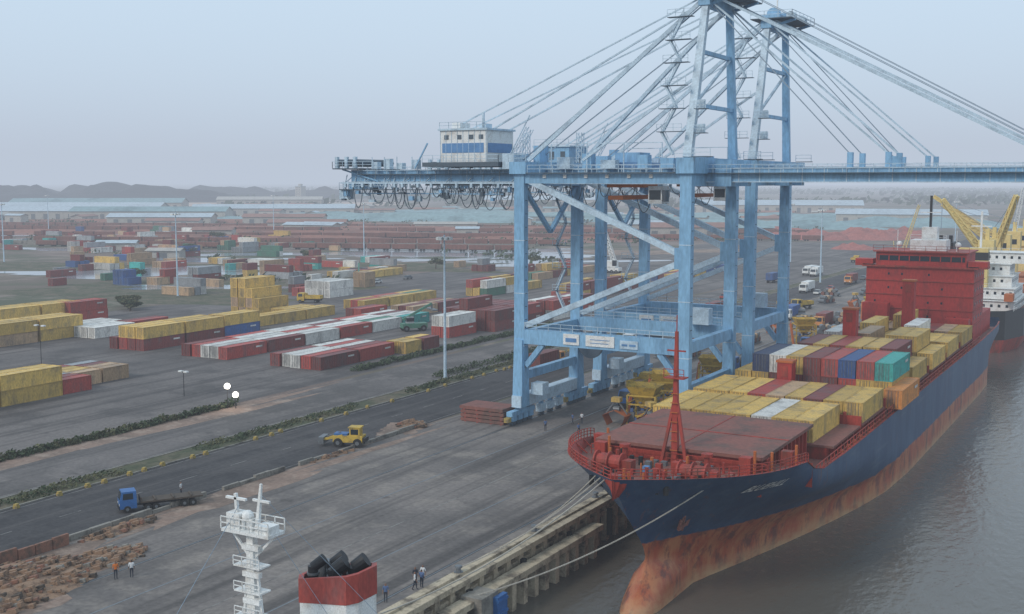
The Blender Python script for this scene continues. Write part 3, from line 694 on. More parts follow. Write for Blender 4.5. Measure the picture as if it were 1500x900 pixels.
sbay(194,[q(s) for s in ('y','y','mw','m','ya','y','yy','yy','y')])
sbay(209,[q(s) for s in ('','m','y','yy','y','m','yw','y','y')])
sbay(224.5,[q(s) for s in ('','m','y','a','yy','m','r','a','y')])
def line(p,q,sag,name='mooring_line',r=.05,n=16,m='rope'):
    k=MB();p=Vector(p);q_=Vector(q);pr=None
    for i in range(n+1):
        t=i/n;c=p.lerp(q_,t)-Vector((0,0,sag*4*t*(1-t)))
        if pr is not None: k.beam(pr,c,r*2,r*2,m)
        pr=c
    k.obj(name)
line((CXs+breadth(8,104.0)+.1,104.0,8.2),(-54.6,88.5,-1.3),1.2)
line((CXs-1.5,97.2,9.0),(QX-.45,75,.6),1.5);line((CXs-2.2,97.8,9.0),(QX-.45,90,.6),.8)
line((CXs-3,98.6,9.0),(QX-.45,105,.6),.3)
# ------------------------------------------------------------------ moored vessel below
def vessel():
    par=bpy.data.objects.new('tugboat',None);COL.objects.link(par)
    k=MB();pts=[(-55.4,22),(-55.4,60),(-54.6,66),(-51.5,67.6),(-46.5,67.6),(-43.8,66),(-43,60),(-43,22),(-49.3,10)]
    n=len(pts)
    lo=[((x+49.3)*.86-49.3,(y-45)*.95+45,-6.5) for x,y in pts];hi=[(x,y,-1.2) for x,y in pts]
    k.add(lo+hi,[(i,(i+1)%n,n+(i+1)%n,n+i) for i in range(n)],'black');k.add(hi,[tuple(range(n))],'deck_red')
    k.obj('hull',parent=par)
    k=MB();k.box(-53.5,-45,40,64.5,-1.2,1.6,'white');k.box(-52.8,-45.6,44,63,1.6,4.4,'white')
    k.box(-52,-46.5,45,54,4.4,6.8,'white')
    for y in range(46,62,3): k.box(-45.6,-45.54,y,y+1,2.6,3.6,'glass')
    k.obj('deckhouse',parent=par)
    k=MB();x0,x1,y0,y1=-51.4,-46.4,60.0,63.4
    def ring(z,e=0,sl=0): return [(x0+.5-e,y0-e,z),(x1-.5+e,y0-e,z+sl*.9),(x1+e,y0+.7-e,z+sl),(x1+e,y1-.7+e,z+sl),(x1-.5+e,y1+e,z+sl*.9),(x0+.5-e,y1+e,z),(x0-e,y1-.7+e,z),(x0-e,y0+.7-e,z)]
    def tube(a,b,m): k.add(a+b,[(i,(i+1)%8,8+(i+1)%8,8+i) for i in range(8)],m)
    tube(ring(4.4),ring(8.1,0,.6),'white');tube(ring(8.1,.05,.6),ring(9.8,.05,.9),'c_red')
    tube(ring(9.8,-.2,.9),ring(8.9,-.2,.6),'c_maroon')
    k.add(ring(9.8,.05,.9)+ring(9.8,-.2,.9),[(i,(i+1)%8,8+(i+1)%8,8+i) for i in range(8)],'c_red')
    k.add(ring(8.95,-.2,.6),[tuple(range(8))],'black');k.obj('funnel',parent=par)
    k=MB()
    for x,y,s in ((-50.5,61.0,.36),(-49.7,62.2,.42),(-48.8,61.2,.46),(-47.9,62.3,.5)):
        k.cyl((x,y,9.0),(x,y,10.5),s,'black',14);k.cyl((x,y,10.4),(x+.7,y+.4,11.0),s,'black',14,s*1.1);k.cyl((x,y,9.9),(x,y,10.05),s+.08,'steel',14)
    k.box(-50.9,-50.3,62,63,9.0,10.4,'steel');k.obj('exhaust_pipes',parent=par)
    k=MB();mx,my=-51,55.5
    k.beam((mx,my,6.8),(mx,my,15.2),.75,.55,'white',.5,.45)
    k.beam((mx-1.0,my,6.8),(mx-.2,my,13.5),.16,.16,'white');k.beam((mx+1.0,my,6.8),(mx+.2,my,13.5),.16,.16,'white')
    for z in (8.6,10.3,12.0): k.box(mx-1.2,mx+1.0,my-.5,my+.6,z,z+.1,'white');k.rail((mx-1.2,my-.5,z+.1),(mx+1.0,my-.5,z+.1),'white',.6,.6,.05)
    k.box(mx-1.9,mx+2.1,my-.8,my+.8,14.3,14.5,'white');k.box(mx-1.7,mx-.6,my-.5,my+.5,14.5,15.5,'white');k.box(mx+.8,mx+2.0,my-.6,my+.4,14.5,15.0,'white')
    k.rail((mx-1.9,my-.8,14.5),(mx+2.1,my-.8,14.5),'white',.8,.8,.06);k.rail((mx-1.9,my+.8,14.5),(mx+2.1,my+.8,14.5),'white',.8,.8,.06)
    k.beam((mx+.5,my,14.5),(mx+.9,my,17.6),.28,.28,'white',.14,.14);k.beam((mx-1.2,my,15.5),(mx-1.3,my,16.7),.2,.2,'white');k.box(mx-2.1,mx-.4,my-.1,my+.1,16.3,16.45,'white')
    k.box(mx+.2,mx+1.6,my-.08,my+.08,16.4,16.55,'white');k.beam((mx-1.9,my,14.4),(mx-.2,my,12.6),.15,.15,'white');k.beam((mx+2.1,my,14.4),(mx+.2,my,12.6),.15,.15,'white')
    k.ball((mx-.3,my,15.3),.42,'white')
    for z in (13.2,11.4,9.6): k.box(mx-.5,mx+.9,my-.45,my-.1,z,z+.35,'white')
    for d in (-.8,-.4,.3,.8): k.cyl((mx+d,my-.3,14.5),(mx+d,my-.3,15.0+abs(d)*.4),.14,'white',8)
    k.obj('mast',parent=par)
    k=MB()
    for a,b in (((mx+.7,my,17),(mx+7,63.4,5)),((mx-1.9,my,14.5),(mx-4,62,3)),((mx+2,my,14.4),(-46,60,5)),((mx-1,my,16),(mx-3,45,3))): k.beam(a,b,.03,.03,'cable')
    k.obj('rigging',parent=par)
vessel()
# ------------------------------------------------------------------ second cargo ship
def cargo2():
    par=bpy.data.objects.new('cargo_ship',None);COL.objects.link(par)
    k=MB();cx=-43.5
    def sec(y): return 12.3*interp(y,[(300,.2),(304,.75),(315,1),(440,1),(465,.5),(480,.05)])
    ys=[300,302,304,308,315,340,380,420,440,452,465,474,480]
    for a,b in zip(ys,ys[1:]):
        for sd in (1,-1):
            for z0,z1,m in ((-8,-1.8,'ship_red'),(-1.8,5.4,'black')):
                fa=.8 if z0<-2 else 1
                q_=[(cx+sd*sec(a)*fa,a,z0),(cx+sd*sec(b)*fa,b,z0),(cx+sd*sec(b),b,z1),(cx+sd*sec(a),a,z1)]
                k.add(q_,[(0,1,2,3) if sd>0 else (3,2,1,0)],m)
        k.add([(cx-sec(a),a,4.4),(cx+sec(a),a,4.4),(cx+sec(b),b,4.4),(cx-sec(b),b,4.4)],[(0,1,2,3)],'deck_red')
    k.add([(cx-sec(300),300,-8),(cx+sec(300),300,-8),(cx+sec(300),300,5.4),(cx-sec(300),300,5.4)],[(0,1,2,3)],'black')
    for y in (345,375,405,432): k.box(cx-8,cx+8,y,y+20,4.4,6.6,'orange_rust')
    k.rail((cx+11,304,5.4),(cx+12.2,330,5.4),'white')
    k.obj('hull',parent=par)
    k=MB()
    for z,(a,b),(x0,x1) in ((4.4,(310,334),(-54,-33)),(7.4,(312,332),(-53.5,-33.5)),(10.2,(316,331),(-52.5,-34.5)),(13,(320,331),(-51.5,-35.5)),(15.8,(323,330),(-54.8,-32.2))):
        k.box(x0,x1,a,b,z,z+2.7,'white');k.box(x0-.4,x1+.4,a-.5,b+.5,z+2.7,z+2.79,'white');k.rail((x0-.4,a-.5,z+2.8),(x1+.4,a-.5,z+2.8),'white')
        x=x0+1
        while x<x1-1: k.box(x,x+.6,a-.05,a,z+1.2,z+1.9,'glass');x+=1.8
        y=a+1
        while y<b-1: k.box(x1,x1+.05,y,y+.6,z+1.2,z+1.9,'glass');y+=2
    k.box(-47,-40,313,315.9,10.2,20,'crane_yellow');k.box(-47.1,-39.9,312.9,315.95,17,19,'black');k.beam((-43.5,326,18.5),(-43.5,326,29),.5,.5,'white');k.box(-46,-41,325.8,326.2,25,25.3,'white')
    k.box(-35,-33,306,309.5,7.5,9.3,'orange_rust')
    k.obj('superstructure',parent=par)
    for y,dx,dz in ((338,-11,18),(352,6,19),(374,-17,16),(400,-24,18),(428,16,20)):
        k=MB();k.cyl((cx,y,4.4),(cx,y,15),1.5,'crane_yellow',14);k.box(cx-2,cx+2,y-2.2,y+2.2,15,21,'crane_yellow');k.box(cx-1,cx+1,y-2.3,y-2.2,17,18.6,'glass')
        k.lattice((cx,y,16),(cx+dx,y-6,14+dz),1.7,'crane_yellow',9,.3,.9);k.beam((cx,y,16),(cx+dx,y-6,14+dz),.9,.9,'crane_yellow')
        k.beam((cx,y,21),(cx,y,24),1,1,'crane_yellow');k.beam((cx,y,24),(cx+dx,y-6,14+dz),.12,.12,'cable');k.beam((cx+dx,y-6,14+dz),(cx+dx,y-6,14+dz-8),.1,.1,'cable')
        k.obj('deck_crane',parent=par)
cargo2()
# ------------------------------------------------------------------ lamps / masts
def mastmesh(h,name='floodlight_mast'):
    k=MB();k.cyl((0,0,0),(0,0,h),.32,'crane_pale',10,.14);k.cyl((0,0,0),(0,0,.3),.6,'concrete',10)
    k.cyl((0,0,h-.6),(0,0,h-.4),1.2,'steel',12)
    for i in range(8):
        t=i*math.pi/4;k.box(1.2*math.cos(t)-.28,1.2*math.cos(t)+.28,1.2*math.sin(t)-.28,1.2*math.sin(t)+.28,h-.9,h-.35,'white')
    k.beam((0,0,h),(0,0,h+1),.05,.05,'steel');return k.mesh(name)
mm=mastmesh(27)
for x,y in ((-276,269),(-117,180.6),(-461,344),(-330,440),(-150,520),(-110,420),(-560,640),(-95,620),(-700,560)): place(mm,'floodlight_mast',(x,y,0))
e=bpy.data.materials.new('lamp_glow');e.use_nodes=True;e.node_tree.nodes['Principled BSDF'].inputs['Emission Color'].default_value=(1,.93,.8,1);e.node_tree.nodes['Principled BSDF'].inputs['Emission Strength'].default_value=5;M['lamp']=e
def lamp(x,y,h,lit,heads):
    k=MB();k.cyl((0,0,0),(0,0,h),.07,'black',8,.05)
    for dx in heads:
        if not lit: k.beam((0,0,h),(dx,0,h+.1),.09,.09,'steel');k.box(dx-.4,dx+.4,-.3,.3,h-.05,h+.2,'white');k.box(dx-.25,dx+.25,-.2,.2,h-.12,h-.05,'glass')
        else: k.ball((dx,0,h+.3),.5,'lamp',14,10);k.cyl((dx,0,h-.25),(dx,0,h-.1),.12,'steel',12,.3)
    o=k.obj('street_lamp',(x,y,0))
    if lit:
        ld=bpy.data.lights.new('bulb','POINT');ld.energy=90;ld.color=(1,.9,.75);ld.shadow_soft_size=.3
        lo=bpy.data.objects.new('bulb',ld);lo.location=(.6,-.9,h+.3);COL.objects.link(lo);lo.parent=o
lamp(-132.6,139.4,3.4,True,(0,));lamp(-131.4,140.0,2.0,True,(0,))
lamp(-147,144,4.2,False,(-.6,.6));lamp(-190,149,9,False,(-1,1));lamp(-121,300,9,False,(-1.4,));lamp(-121,360,9,False,(-1.4,));lamp(-119,240,8,False,(-1.4,))
# ------------------------------------------------------------------ vegetation
def leaves(k,cx,cy,cz,rx,ry,rz,n,s,key):
    for i in range(n):
        while True:
            a,b,c=R.uniform(-1,1),R.uniform(-1,1),R.uniform(-1,1)
            if a*a+b*b+c*c<1: break
        p=Vector((cx+a*rx,cy+b*ry,cz+c*rz));u=Vector((R.gauss(0,1),R.gauss(0,1),R.gauss(0,1))).normalized();w=u.orthogonal().normalized();v=u.cross(w);ss=s*R.uniform(.6,1.3)
        k.add([p-w*ss,p+v*ss*.6,p+w*ss,p-v*ss*.6],[(0,1,2,3)],key)
k=MB()
y=55
while y<142:
    h=.55+.45*noise.noise(Vector((y*.25,1,1)))+R.uniform(-.1,.15)
    leaves(k,-133.6+R.uniform(-.3,.3),y,h*.7,1.0,.8,max(.35,h),46,.26,'foliage' if R.random()<.7 else 'foliage_dry');y+=.6
for y in range(55,142,1): k.beam((-133.6,y,0),(-133.6+R.uniform(-.3,.3),y+R.uniform(-.3,.3),.8),.08,.08,'bark')
k.obj('hedge')
k=MB();y=180
while y<262:
    h=.6+.4*noise.noise(Vector((y*.2,5,1)));leaves(k,-137.4+R.uniform(-.4,.4),y,h*.7,1.2,1.0,max(.4,h),40,.3,'foliage');y+=.9
k.obj('hedge')
k=MB()
y=60
while y<260:
    d=noise.noise(Vector((y*.06,3,7)))
    if d>-.1: leaves(k,-115.4+R.uniform(-1,1),y,.25,1.3,1.1,.35+.5*max(0,d),int(40+60*max(0,d)),.2,'foliage' if R.random()<.5 else 'foliage_dry')
    y+=1.0
k.obj('median_grass')
k=MB()
for y0,y1 in ((182,215),(205,250)):
    y=y0
    while y<y1: leaves(k,-119.6+R.uniform(-1,1),y,.3,1.6,1.2,.6,40,.25,'foliage');y+=1.2
k.obj('verge_bushes')
def tree(x,y,h,w):
    k=MB();k.cyl((0,0,0),(.1,0,h*.45),.28,'bark',8,.16)
    for i in range(7):
        a=R.uniform(0,6.28);r=w*R.uniform(.3,.8);z=h*R.uniform(.5,.9);k.cyl((.1,0,h*.4),(r*math.cos(a),r*math.sin(a),z),.12,'bark',6,.04)
        leaves(k,r*math.cos(a),r*math.sin(a),z,w*.45,w*.45,h*.16,150,.32,'foliage' if i%3 else 'foliage_dry')
    k.obj('tree',(x,y,0))
for x,y,h,w in ((-262,236,4,3.4),(-268,240,3.5,3),(-258,233,3,3),(-330,300,5,4),(-420,420,6,5),(-350,420,5,4),(-270,410,5,4),(-240,440,6,4),(-500,520,7,5)): tree(x,y,h,w)
k=MB()
for i in range(2300):
    x=-560+R.uniform(-460,330);y=560+R.uniform(-240,400)
    if noise.noise(Vector((x*.012,y*.012,2)))<.1: continue
    leaves(k,x,y,1.0,4,4,R.uniform(.6,2.0),8,1.1,'foliage')
k.obj('scrub')
k=MB()
for i in range(3200):
    ang=math.radians(R.uniform(60,125));d=R.uniform(1500,5200);x=math.cos(ang)*d;y=math.sin(ang)*d;x-=y*.25
    if x>-120: continue
    if noise.noise(Vector((x*.002,y*.002,9)))<-.05: continue
    leaves(k,x,y,3,30,22,R.uniform(3,7),7,7,'foliage')
k.obj('distant_trees')
# ------------------------------------------------------------------ bollards, barrier, rubble
def mb():
    k=MB();k.box(-.26,.26,-.3,.3,0,.32,'kerb_yellow');k.box(-.2,.2,-.24,.24,.32,.52,'kerb_yellow');return k.mesh('road_bollard')
bo=mb()
y=70
while y<300:
    if R.random()<.8: place(bo,'road_bollard',(-112.7+R.uniform(-.25,.25),y,.02),R.uniform(-.3,.3))
    y+=R.choice((2.4,3.2,4.2,5,6))
k=MB();y=62
while y<142:
    if R.random()<.75: k.box(-97.6+R.uniform(-.1,.1),-97.2,y,y+2.7,.0,.6+R.uniform(-.2,.1),'concrete')
    y+=2.8
k.obj('concrete_barrier')
k=MB()
for i in range(9): k.box(-97.0+i*.05,-96.7+i*.05,60+i*2,61.9+i*2,0,1.3+R.uniform(-.25,.1),'brick')
k.obj('brick_wall')
def rubble(name,cx,cy,rx,ry,h,n,key='rubble',rz=0):
    k=MB();g=22;vs=[];fs=[];ca,sa=math.cos(rz),math.sin(rz)
    for i in range(g+1):
        for j in range(g+1):
            u=i/g*2-1;v=j/g*2-1;d=max(0,1-(u*u+v*v));vs.append((cx+u*rx*ca-v*ry*sa,cy+u*rx*sa+v*ry*ca,-.05+h*(d**.8)*(.7+.6*noise.noise(Vector((u*3+cx,v*3,1))))+ .12*h*noise.noise(Vector((u*11,v*11,cx)))*(d>0)))
    for i in range(g):
        for j in range(g): fs.append((i*(g+1)+j,(i+1)*(g+1)+j,(i+1)*(g+1)+j+1,i*(g+1)+j+1))
    k.add(vs,fs,key)
    for i in range(n):
        a=R.uniform(0,6.28);r=math.sqrt(R.random());x=cx+rx*r*math.cos(a);y=cy+ry*r*math.sin(a);s=R.uniform(.1,.4);z=h*(1-r*r)*.7
        k.beam((x-s,y-s*.4,z),(x+s,y+s*.5,z+s*.6),s*1.2,s,key if R.random()<.7 else R.choice(('brick','concrete','bark')))
    k.obj(name)
rubble('rubble_pile',-91,64,6.5,12,1.4,620);rubble('rubble_pile',-98.6,143,2.4,2.0,1.2,60);rubble('rubble_pile',-89.5,77,3,4,.5,90)
rubble('rubble_pile',-97.0,122,.7,5,.3,30);rubble('rubble_pile',-95.8,84,1.5,5,.5,60)
for i,(x,y,rx,ry,h) in enumerate(((-170,756,24,18,9),(-195,740,20,18,7),(-150,780,20,20,8),(-150,640,12,10,4),(-240,800,30,20,6))): rubble('ore_stockpile',x,y,rx,ry,h,0,'iron_ore')
for x,y,rx,ry,h in ((-1680,1500,170,110,40),(-1800,1360,140,100,34),(-1560,1560,120,80,26),(-1800,1900,190,110,28),(-1650,2020,170,100,24),(-2000,1500,220,140,34)): rubble('coal_stockpile',x,y,rx,ry,h,0,'coal')
for x,y,rx,ry,h in ((-640,900,190,34,9),(-560,960,190,30,9),(-700,1050,200,40,8),(-480,1000,150,30,8),(-300,900,120,26,8),(-900,820,160,40,7),(-1050,960,200,50,8),(-330,1100,160,40,8),(-180,1000,80,40,9)): rubble('tarpaulin_stockpile',x,y,rx,ry,h,0,'tarp',.1)
for x,y,rx,ry,h in ((-520,560,150,7,3.2),(-560,620,190,8,3.6),(-600,680,220,9,3.6),(-380,640,120,7,3.4),(-690,560,150,8,3.2),(-450,740,190,9,4),(-760,760,200,9,4)): rubble('ore_windrow',x,y,rx,ry,h,0,'ore_dust',.36)
# ------------------------------------------------------------------ trains, sheds
def train(x0,y0,x1,y1):
    k=MB();d=Vector((x1-x0,y1-y0,0));L=d.length;n=int(L/14)
    ang=math.atan2(d.y,d.x)
    for i in range(n):
        a=i*14.0
        if R.random()<.07: continue
        k.box(a,a+12.8,-1.5,1.5,1.1,3.5+R.uniform(-.1,.3),'wagon');k.box(a+.2,a+12.6,-1.3,1.3,.8,1.1,'black')
        for b in (1.6,3.2,9.4,11): k.cyl((a+b,-.9,.5),(a+b,.9,.5),.45,'black',8)
        for b in range(1,13,2): k.box(a+b,a+b+.15,-1.58,1.58,1.2,3.4,'wagon')
    k.box(0,L,-.8,-.7,0,.15,'steel');k.box(0,L,.7,.8,0,.15,'steel')
    k.obj('freight_train',(x0,y0,0),ang)
train(-640,455,-300,590);train(-760,470,-260,690);train(-900,520,-200,800);train(-980,560,-330,810);train(-470,600,-180,720);train(-560,440,-290,530)
def shed(x,y,L,Wd,h,rz,roof='roof_pale',name='warehouse'):
    k=MB();k.box(0,L,0,Wd,0,h,'wall_pale')
    k.add([(-1,-1,h-.2),(L+1,-1,h-.2),(L+1,Wd/2,h+Wd*.14),(-1,Wd/2,h+Wd*.14),(-1,Wd+1,h-.2),(L+1,Wd+1,h-.2)],[(0,1,2,3),(3,2,5,4)],roof)
    k.add([(0,0,h),(0,Wd,h),(0,Wd/2,h+Wd*.13)],[(0,2,1)],'wall_pale');k.add([(L,0,h),(L,Wd,h),(L,Wd/2,h+Wd*.13)],[(0,1,2)],'wall_pale')
    a=6
    while a<L-6: k.box(a,a+4,-.1,0,0,h*.65,'steel');a+=12
    k.obj(name,(x,y,0),rz)
for i,(x,y,L,Wd,h,rz,rf) in enumerate(((-1050,700,180,30,8,.5,'roof_pale'),(-920,760,150,30,8,.5,'tarp'),(-1150,830,200,36,8,.5,'roof_pale'),(-900,900,170,30,8,.6,'roof_pale'),(-800,700,90,22,6,.5,'roof_pale'),(-1300,980,220,40,9,.55,'tarp'),(-700,760,70,18,6,.5,'roof_rust'),(-610,690,60,16,5,.5,'roof_rust'),(-1200,1250,150,30,10,.6,'wall_pale'),(-500,1300,200,40,9,.3,'roof_pale'),(-900,1500,220,40,9,.4,'roof_pale'),(-560,560,26,12,5,.5,'roof_rust'),(-430,400,16,8,3.6,.4,'wall_pale'),(-500,430,20,9,4,.6,'roof_pale'),(-300,700,60,20,7,.5,'roof_rust'),(-250,1000,120,30,9,.2,'roof_pale'),(-360,760,60,18,6,.5,'roof_pale'))):
    shed(x,y,L,Wd,h,rz,rf)
for i in range(70):
    x=R.uniform(-1100,-200);y=600+R.uniform(0,600)-(x+200)*.1;shed(x,y,R.uniform(14,50),R.uniform(8,16),R.uniform(4,7),R.choice((.5,.1,2.0)),R.choice(('roof_pale','roof_rust','wall_pale','tarp','roof_rust')))
k=MB();k.box(0,14,0,14,0,26,'wall_pale');k.box(-.5,14.5,-.5,14.5,26,27,'roof_pale');k.box(4,10,4,10,27,31,'wall_pale')
for z in range(3,25,4): 
    for x in (2,6,10): k.box(x,x+1.6,-.06,0,z,z+1.6,'glass')
k.obj('silo_tower',(-1450,1720,0))
k=MB()
for i in range(60): k.box(i*6,i*6+5.8,0,.3,0,2.2,'concrete');k.box(i*6+5.8,i*6+6,-.05,.35,0,2.5,'concrete')
k.obj('perimeter_wall',(-640,430,0),.38)
# ------------------------------------------------------------------ vehicles
def wheels(k,xs,w,r=.5):
    for x in xs:
        for s in (-1,1):
            k.cyl((x,s*w-.18,r),(x,s*w+.18,r),r,'tyre',16);k.cyl((x,s*(w+.19)-.01,r),(x,s*(w+.19)+.01,r),r*.45,'steel',10)
def truck(cab,body,kind,name='truck'):
    k=MB();k.box(-1.1,{'short':6.4,'flat':8.0}.get(kind,9.5),-.45,.45,.75,1.05,'black')
    k.add([(-1.2,-1.2,.6),(1.1,-1.2,.6),(1.1,1.2,.6),(-1.2,1.2,.6),(-1.2,-1.2,1.8),(1.1,-1.2,1.8),(1.1,1.2,1.8),(-1.2,1.2,1.8),(-.9,-1.1,3.0),(1.05,-1.1,3.0),(1.05,1.1,3.0),(-.9,1.1,3.0)],
          [(0,1,5,4),(1,2,6,5),(2,3,7,6),(3,0,4,7),(4,5,9,8),(5,6,10,9),(6,7,11,10),(7,4,8,11),(8,9,10,11),(0,3,2,1)],cab)
    k.add([(-1.21,-1.0,1.88),(-1.21,1.0,1.88),(-.97,.95,2.85),(-.97,-.95,2.85)],[(0,3,2,1)],'glass')
    for s in (-1,1): k.add([(-.8,s*1.21,1.9),(.6,s*1.21,1.9),(.6,s*1.13,2.75),(-.7,s*1.13,2.75)],[(0,1,2,3)],'glass')
    k.box(-1.3,-1.2,-1.1,1.1,.5,.95,'black')
    for s in (-.85,.85): k.box(-1.24,-1.2,s-.18,s+.18,1.05,1.3,'white')
    if kind=='flat':
        k.box(1.6,10.2,-1.25,1.25,1.2,1.42,body);wheels(k,(-.2,2.6,3.7,7.6,8.8),1.05);k.box(1.6,1.75,-1.25,1.25,1.42,2.0,body)
        for x in range(3,10,2): k.box(x,x+.1,-1.28,1.28,1.1,1.2,'black')
        for x in (3.5,6,8.5): k.box(x,x+.25,-1.1,1.1,1.42,1.6,'bark')
    elif kind=='box':
        k.box(1.5,9.4,-1.25,1.25,1.1,3.6,body);wheels(k,(-.2,6.6,7.8),1.05)
        for x in range(2,9): k.box(x,x+.1,-1.29,1.29,1.1,3.6,body)
    elif kind=='short':
        k.box(1.4,6.4,-1.25,1.25,1.1,1.3,'black')
        for s in (-1.25,1.15): k.box(1.4,6.4,s,s+.1,1.3,2.3,body)
        k.box(1.4,1.5,-1.15,1.15,1.3,2.8,body);k.box(6.3,6.4,-1.15,1.15,1.3,2.3,body);k.box(1.6,6.2,-1.1,1.1,1.3,1.9,'rubble');wheels(k,(-.2,4.8),1.05)
    return k.mesh(name)
t_flat=truck('blue_paint','bark','flat','flatbed_truck');t_y=truck('yellow_paint','yellow_paint','short');t_b=truck('white','c_blue','box');t_o=truck('c_orange','c_maroon','box');t_w=truck('white','white','box')
place(t_flat,'flatbed_truck',(-100.6,89.5,.03),math.radians(55),sc=.8)
def loader():
    k=MB();k.box(-2.6,2.4,-1.1,1.1,.8,1.9,'yellow_paint');k.box(.2,1.9,-.9,.9,1.9,3.2,'yellow_paint');k.box(.15,.2,-.8,.8,2.0,3.0,'glass');k.box(.4,1.7,-.92,.92,2.1,3.0,'glass')
    k.box(.0,2.1,-1.0,1.0,3.2,3.35,'yellow_paint');k.box(-2.5,-.2,-.8,.8,1.9,2.2,'blue_paint')
    for s in (-.9,.9): k.beam((-1,s,1.9),(-4.2,s,1.2),.25,.35,'yellow_paint')
    k.box(-5,-4.1,-1.4,1.4,.5,1.6,'steel');k.beam((-4.2,0,1.4),(-1.5,0,2.3),.2,.2,'steel');wheels(k,(-1.7,1.6),1.15,.75);k.box(2.4,2.9,-1,1,.9,1.6,'black')
    return k.mesh('wheel_loader')
place(loader(),'wheel_loader',(-98.6,127.6,.03),math.radians(20),sc=.85)
def reach():
    k=MB();k.box(-3.5,3.5,-1.5,1.5,.9,2.2,'c_green');k.box(-2.2,-.2,-.8,.8,2.2,4,'c_grey');k.box(-2.25,-.15,-.82,.82,2.7,3.7,'glass');k.beam((-3.2,0,3.2),(5.2,0,7.4),.6,.6,'c_green');k.beam((5.2,0,7.4),(5.2,0,6.0),.4,.4,'steel');k.box(4.5,5.9,-3.2,3.2,5.6,6.0,'steel')
    wheels(k,(-2.6,2.3),1.6,.85);return k.mesh('reach_stacker')
rs=reach()
place(rs,'reach_stacker',(-162,236,.03),.9,sc=.9);place(rs,'reach_stacker',(-250,330,.03),2.2)
for m,x,y,a in ((t_b,-104,236,1.57),(t_o,-109,300,1.57),(t_w,-120,448,1.57),(t_w,-124,452,1.5),(t_b,-88,303,1.6),(t_y,-93,330,1.2),(t_o,-76,290,1.57),(t_b,-70,330,1.57),(t_w,-105,380,1.57),(t_y,-80,370,.4),(t_o,-100,420,1.57),(t_flat,-68,250,1.57),(t_flat,-73,215,1.57),(t_b,-126,420,4.7),(t_y,-125,540,4.7),(t_o,-100,520,1.5),(t_w,-85,480,1.5),(t_flat,-228,140,1.2),(t_b,-66,405,1.5),(t_y,-230,275,.3),(t_o,-106,205,4.7),(t_flat,-76,172,1.57),(t_y,-80,190,4.7)):
    place(m,'flatbed_truck' if m is t_flat else 'truck',(x,y,.03),a)
place(truck('blue_paint','c_blue','short'),'truck',(-175.5,101,.03),1.2)
def car(c):
    k=MB();k.box(-2.1,2.1,-.85,.85,.35,.9,c);k.add([(-1.5,-.8,.9),(1.7,-.8,.9),(1.7,.8,.9),(-1.5,.8,.9),(-.8,-.65,1.45),(1.1,-.65,1.45),(1.1,.65,1.45),(-.8,.65,1.45)],[(0,1,5,4),(1,2,6,5),(2,3,7,6),(3,0,4,7)],'glass');k.box(-.8,1.1,-.65,.65,1.44,1.48,c);wheels(k,(-1.3,1.3),.75,.33);return k.mesh('car')
for c in ('white','c_red','steel'):
    me=car(c)
    for i in range(5): place(me,'car',(R.choice((-122,-128,-100,-104,-250)),R.uniform(260,640),.03),1.57)
def hopper():
    k=MB();c='yellow_paint'
    for x in (-2.6,2.6):
        for y in (-2.6,2.6): k.beam((x,y,0),(x,y,5.2),.3,.3,c)
    for z in (1.6,3.6,5.2):
        for s in (-2.6,2.6): k.beam((-2.6,s,z),(2.6,s,z),.2,.25,c);k.beam((s,-2.6,z),(s,2.6,z),.2,.25,c)
    k.add([(-2.8,-2.8,6.8),(2.8,-2.8,6.8),(2.8,2.8,6.8),(-2.8,2.8,6.8),(-.7,-.7,2.6),(.7,-.7,2.6),(.7,.7,2.6),(-.7,.7,2.6)],[(0,1,5,4),(1,2,6,5),(2,3,7,6),(3,0,4,7)],c)
    k.beam((-2.6,-2.6,0),(2.6,-2.6,3.6),.18,.18,c);k.beam((2.6,-2.6,0),(2.6,2.6,3.6),.18,.18,c);k.ladder((-3.2,-2,0),(-3.2,2,5),'orange_rust',.6);k.rail((-2.8,-2.8,6.8),(2.8,-2.8,6.8),c)
    k.box(-1,1.5,-2.4,0,.2,1.6,'orange_rust');k.box(-2.4,-1.2,-2.9,-2.0,.1,2.2,'steel');k.box(1.4,2.4,-3.4,-2.4,.1,1.2,'c_yellow')
    for i in range(16):
        x=R.uniform(-2.4,2.4);y=R.uniform(-3,-1.5);z=R.uniform(.1,4.5);k.box(x,x+R.uniform(.2,.8),y,y+.4,z,z+R.uniform(.2,.8),R.choice(('steel','yellow_paint','orange_rust','black','c_blue')))
    return k.mesh('cargo_hopper')
ho=hopper()
for x,y,a in ((-69,163,.1),(-71,176,.3),(-70,196,.2),(-72,262,.5),(-69,318,.2)): place(ho,'cargo_hopper',(x,y,.02),a,sc=.85)
def grab():
    k=MB();c='steel'
    for s in (-1,1):
        k.add([(0,-1.2,2.4),(0,1.2,2.4),(s*1.9,1.2,1.6),(s*1.9,-1.2,1.6),(s*1.1,-1.2,.1),(s*1.1,1.2,.1)],[(0,1,2,3),(3,2,5,4)],'orange_rust');k.beam((0,0,4),(s*1.7,0,1.8),.2,.2,c)
    k.box(-.7,.7,-.6,.6,3.6,4.3,'c_yellow');k.cyl((-.5,0,2.5),(.5,0,2.5),.4,c,10);return k.mesh('clamshell_grab')
gr=grab()
for x,y in ((-64,196),(-66,171),(-75,186),(-64,205),(-90,260),(-95,285),(-83,275),(-92,310),(-80,345),(-72,159),(-66,158)): place(gr,'clamshell_grab',(x,y,.02),R.uniform(0,3))
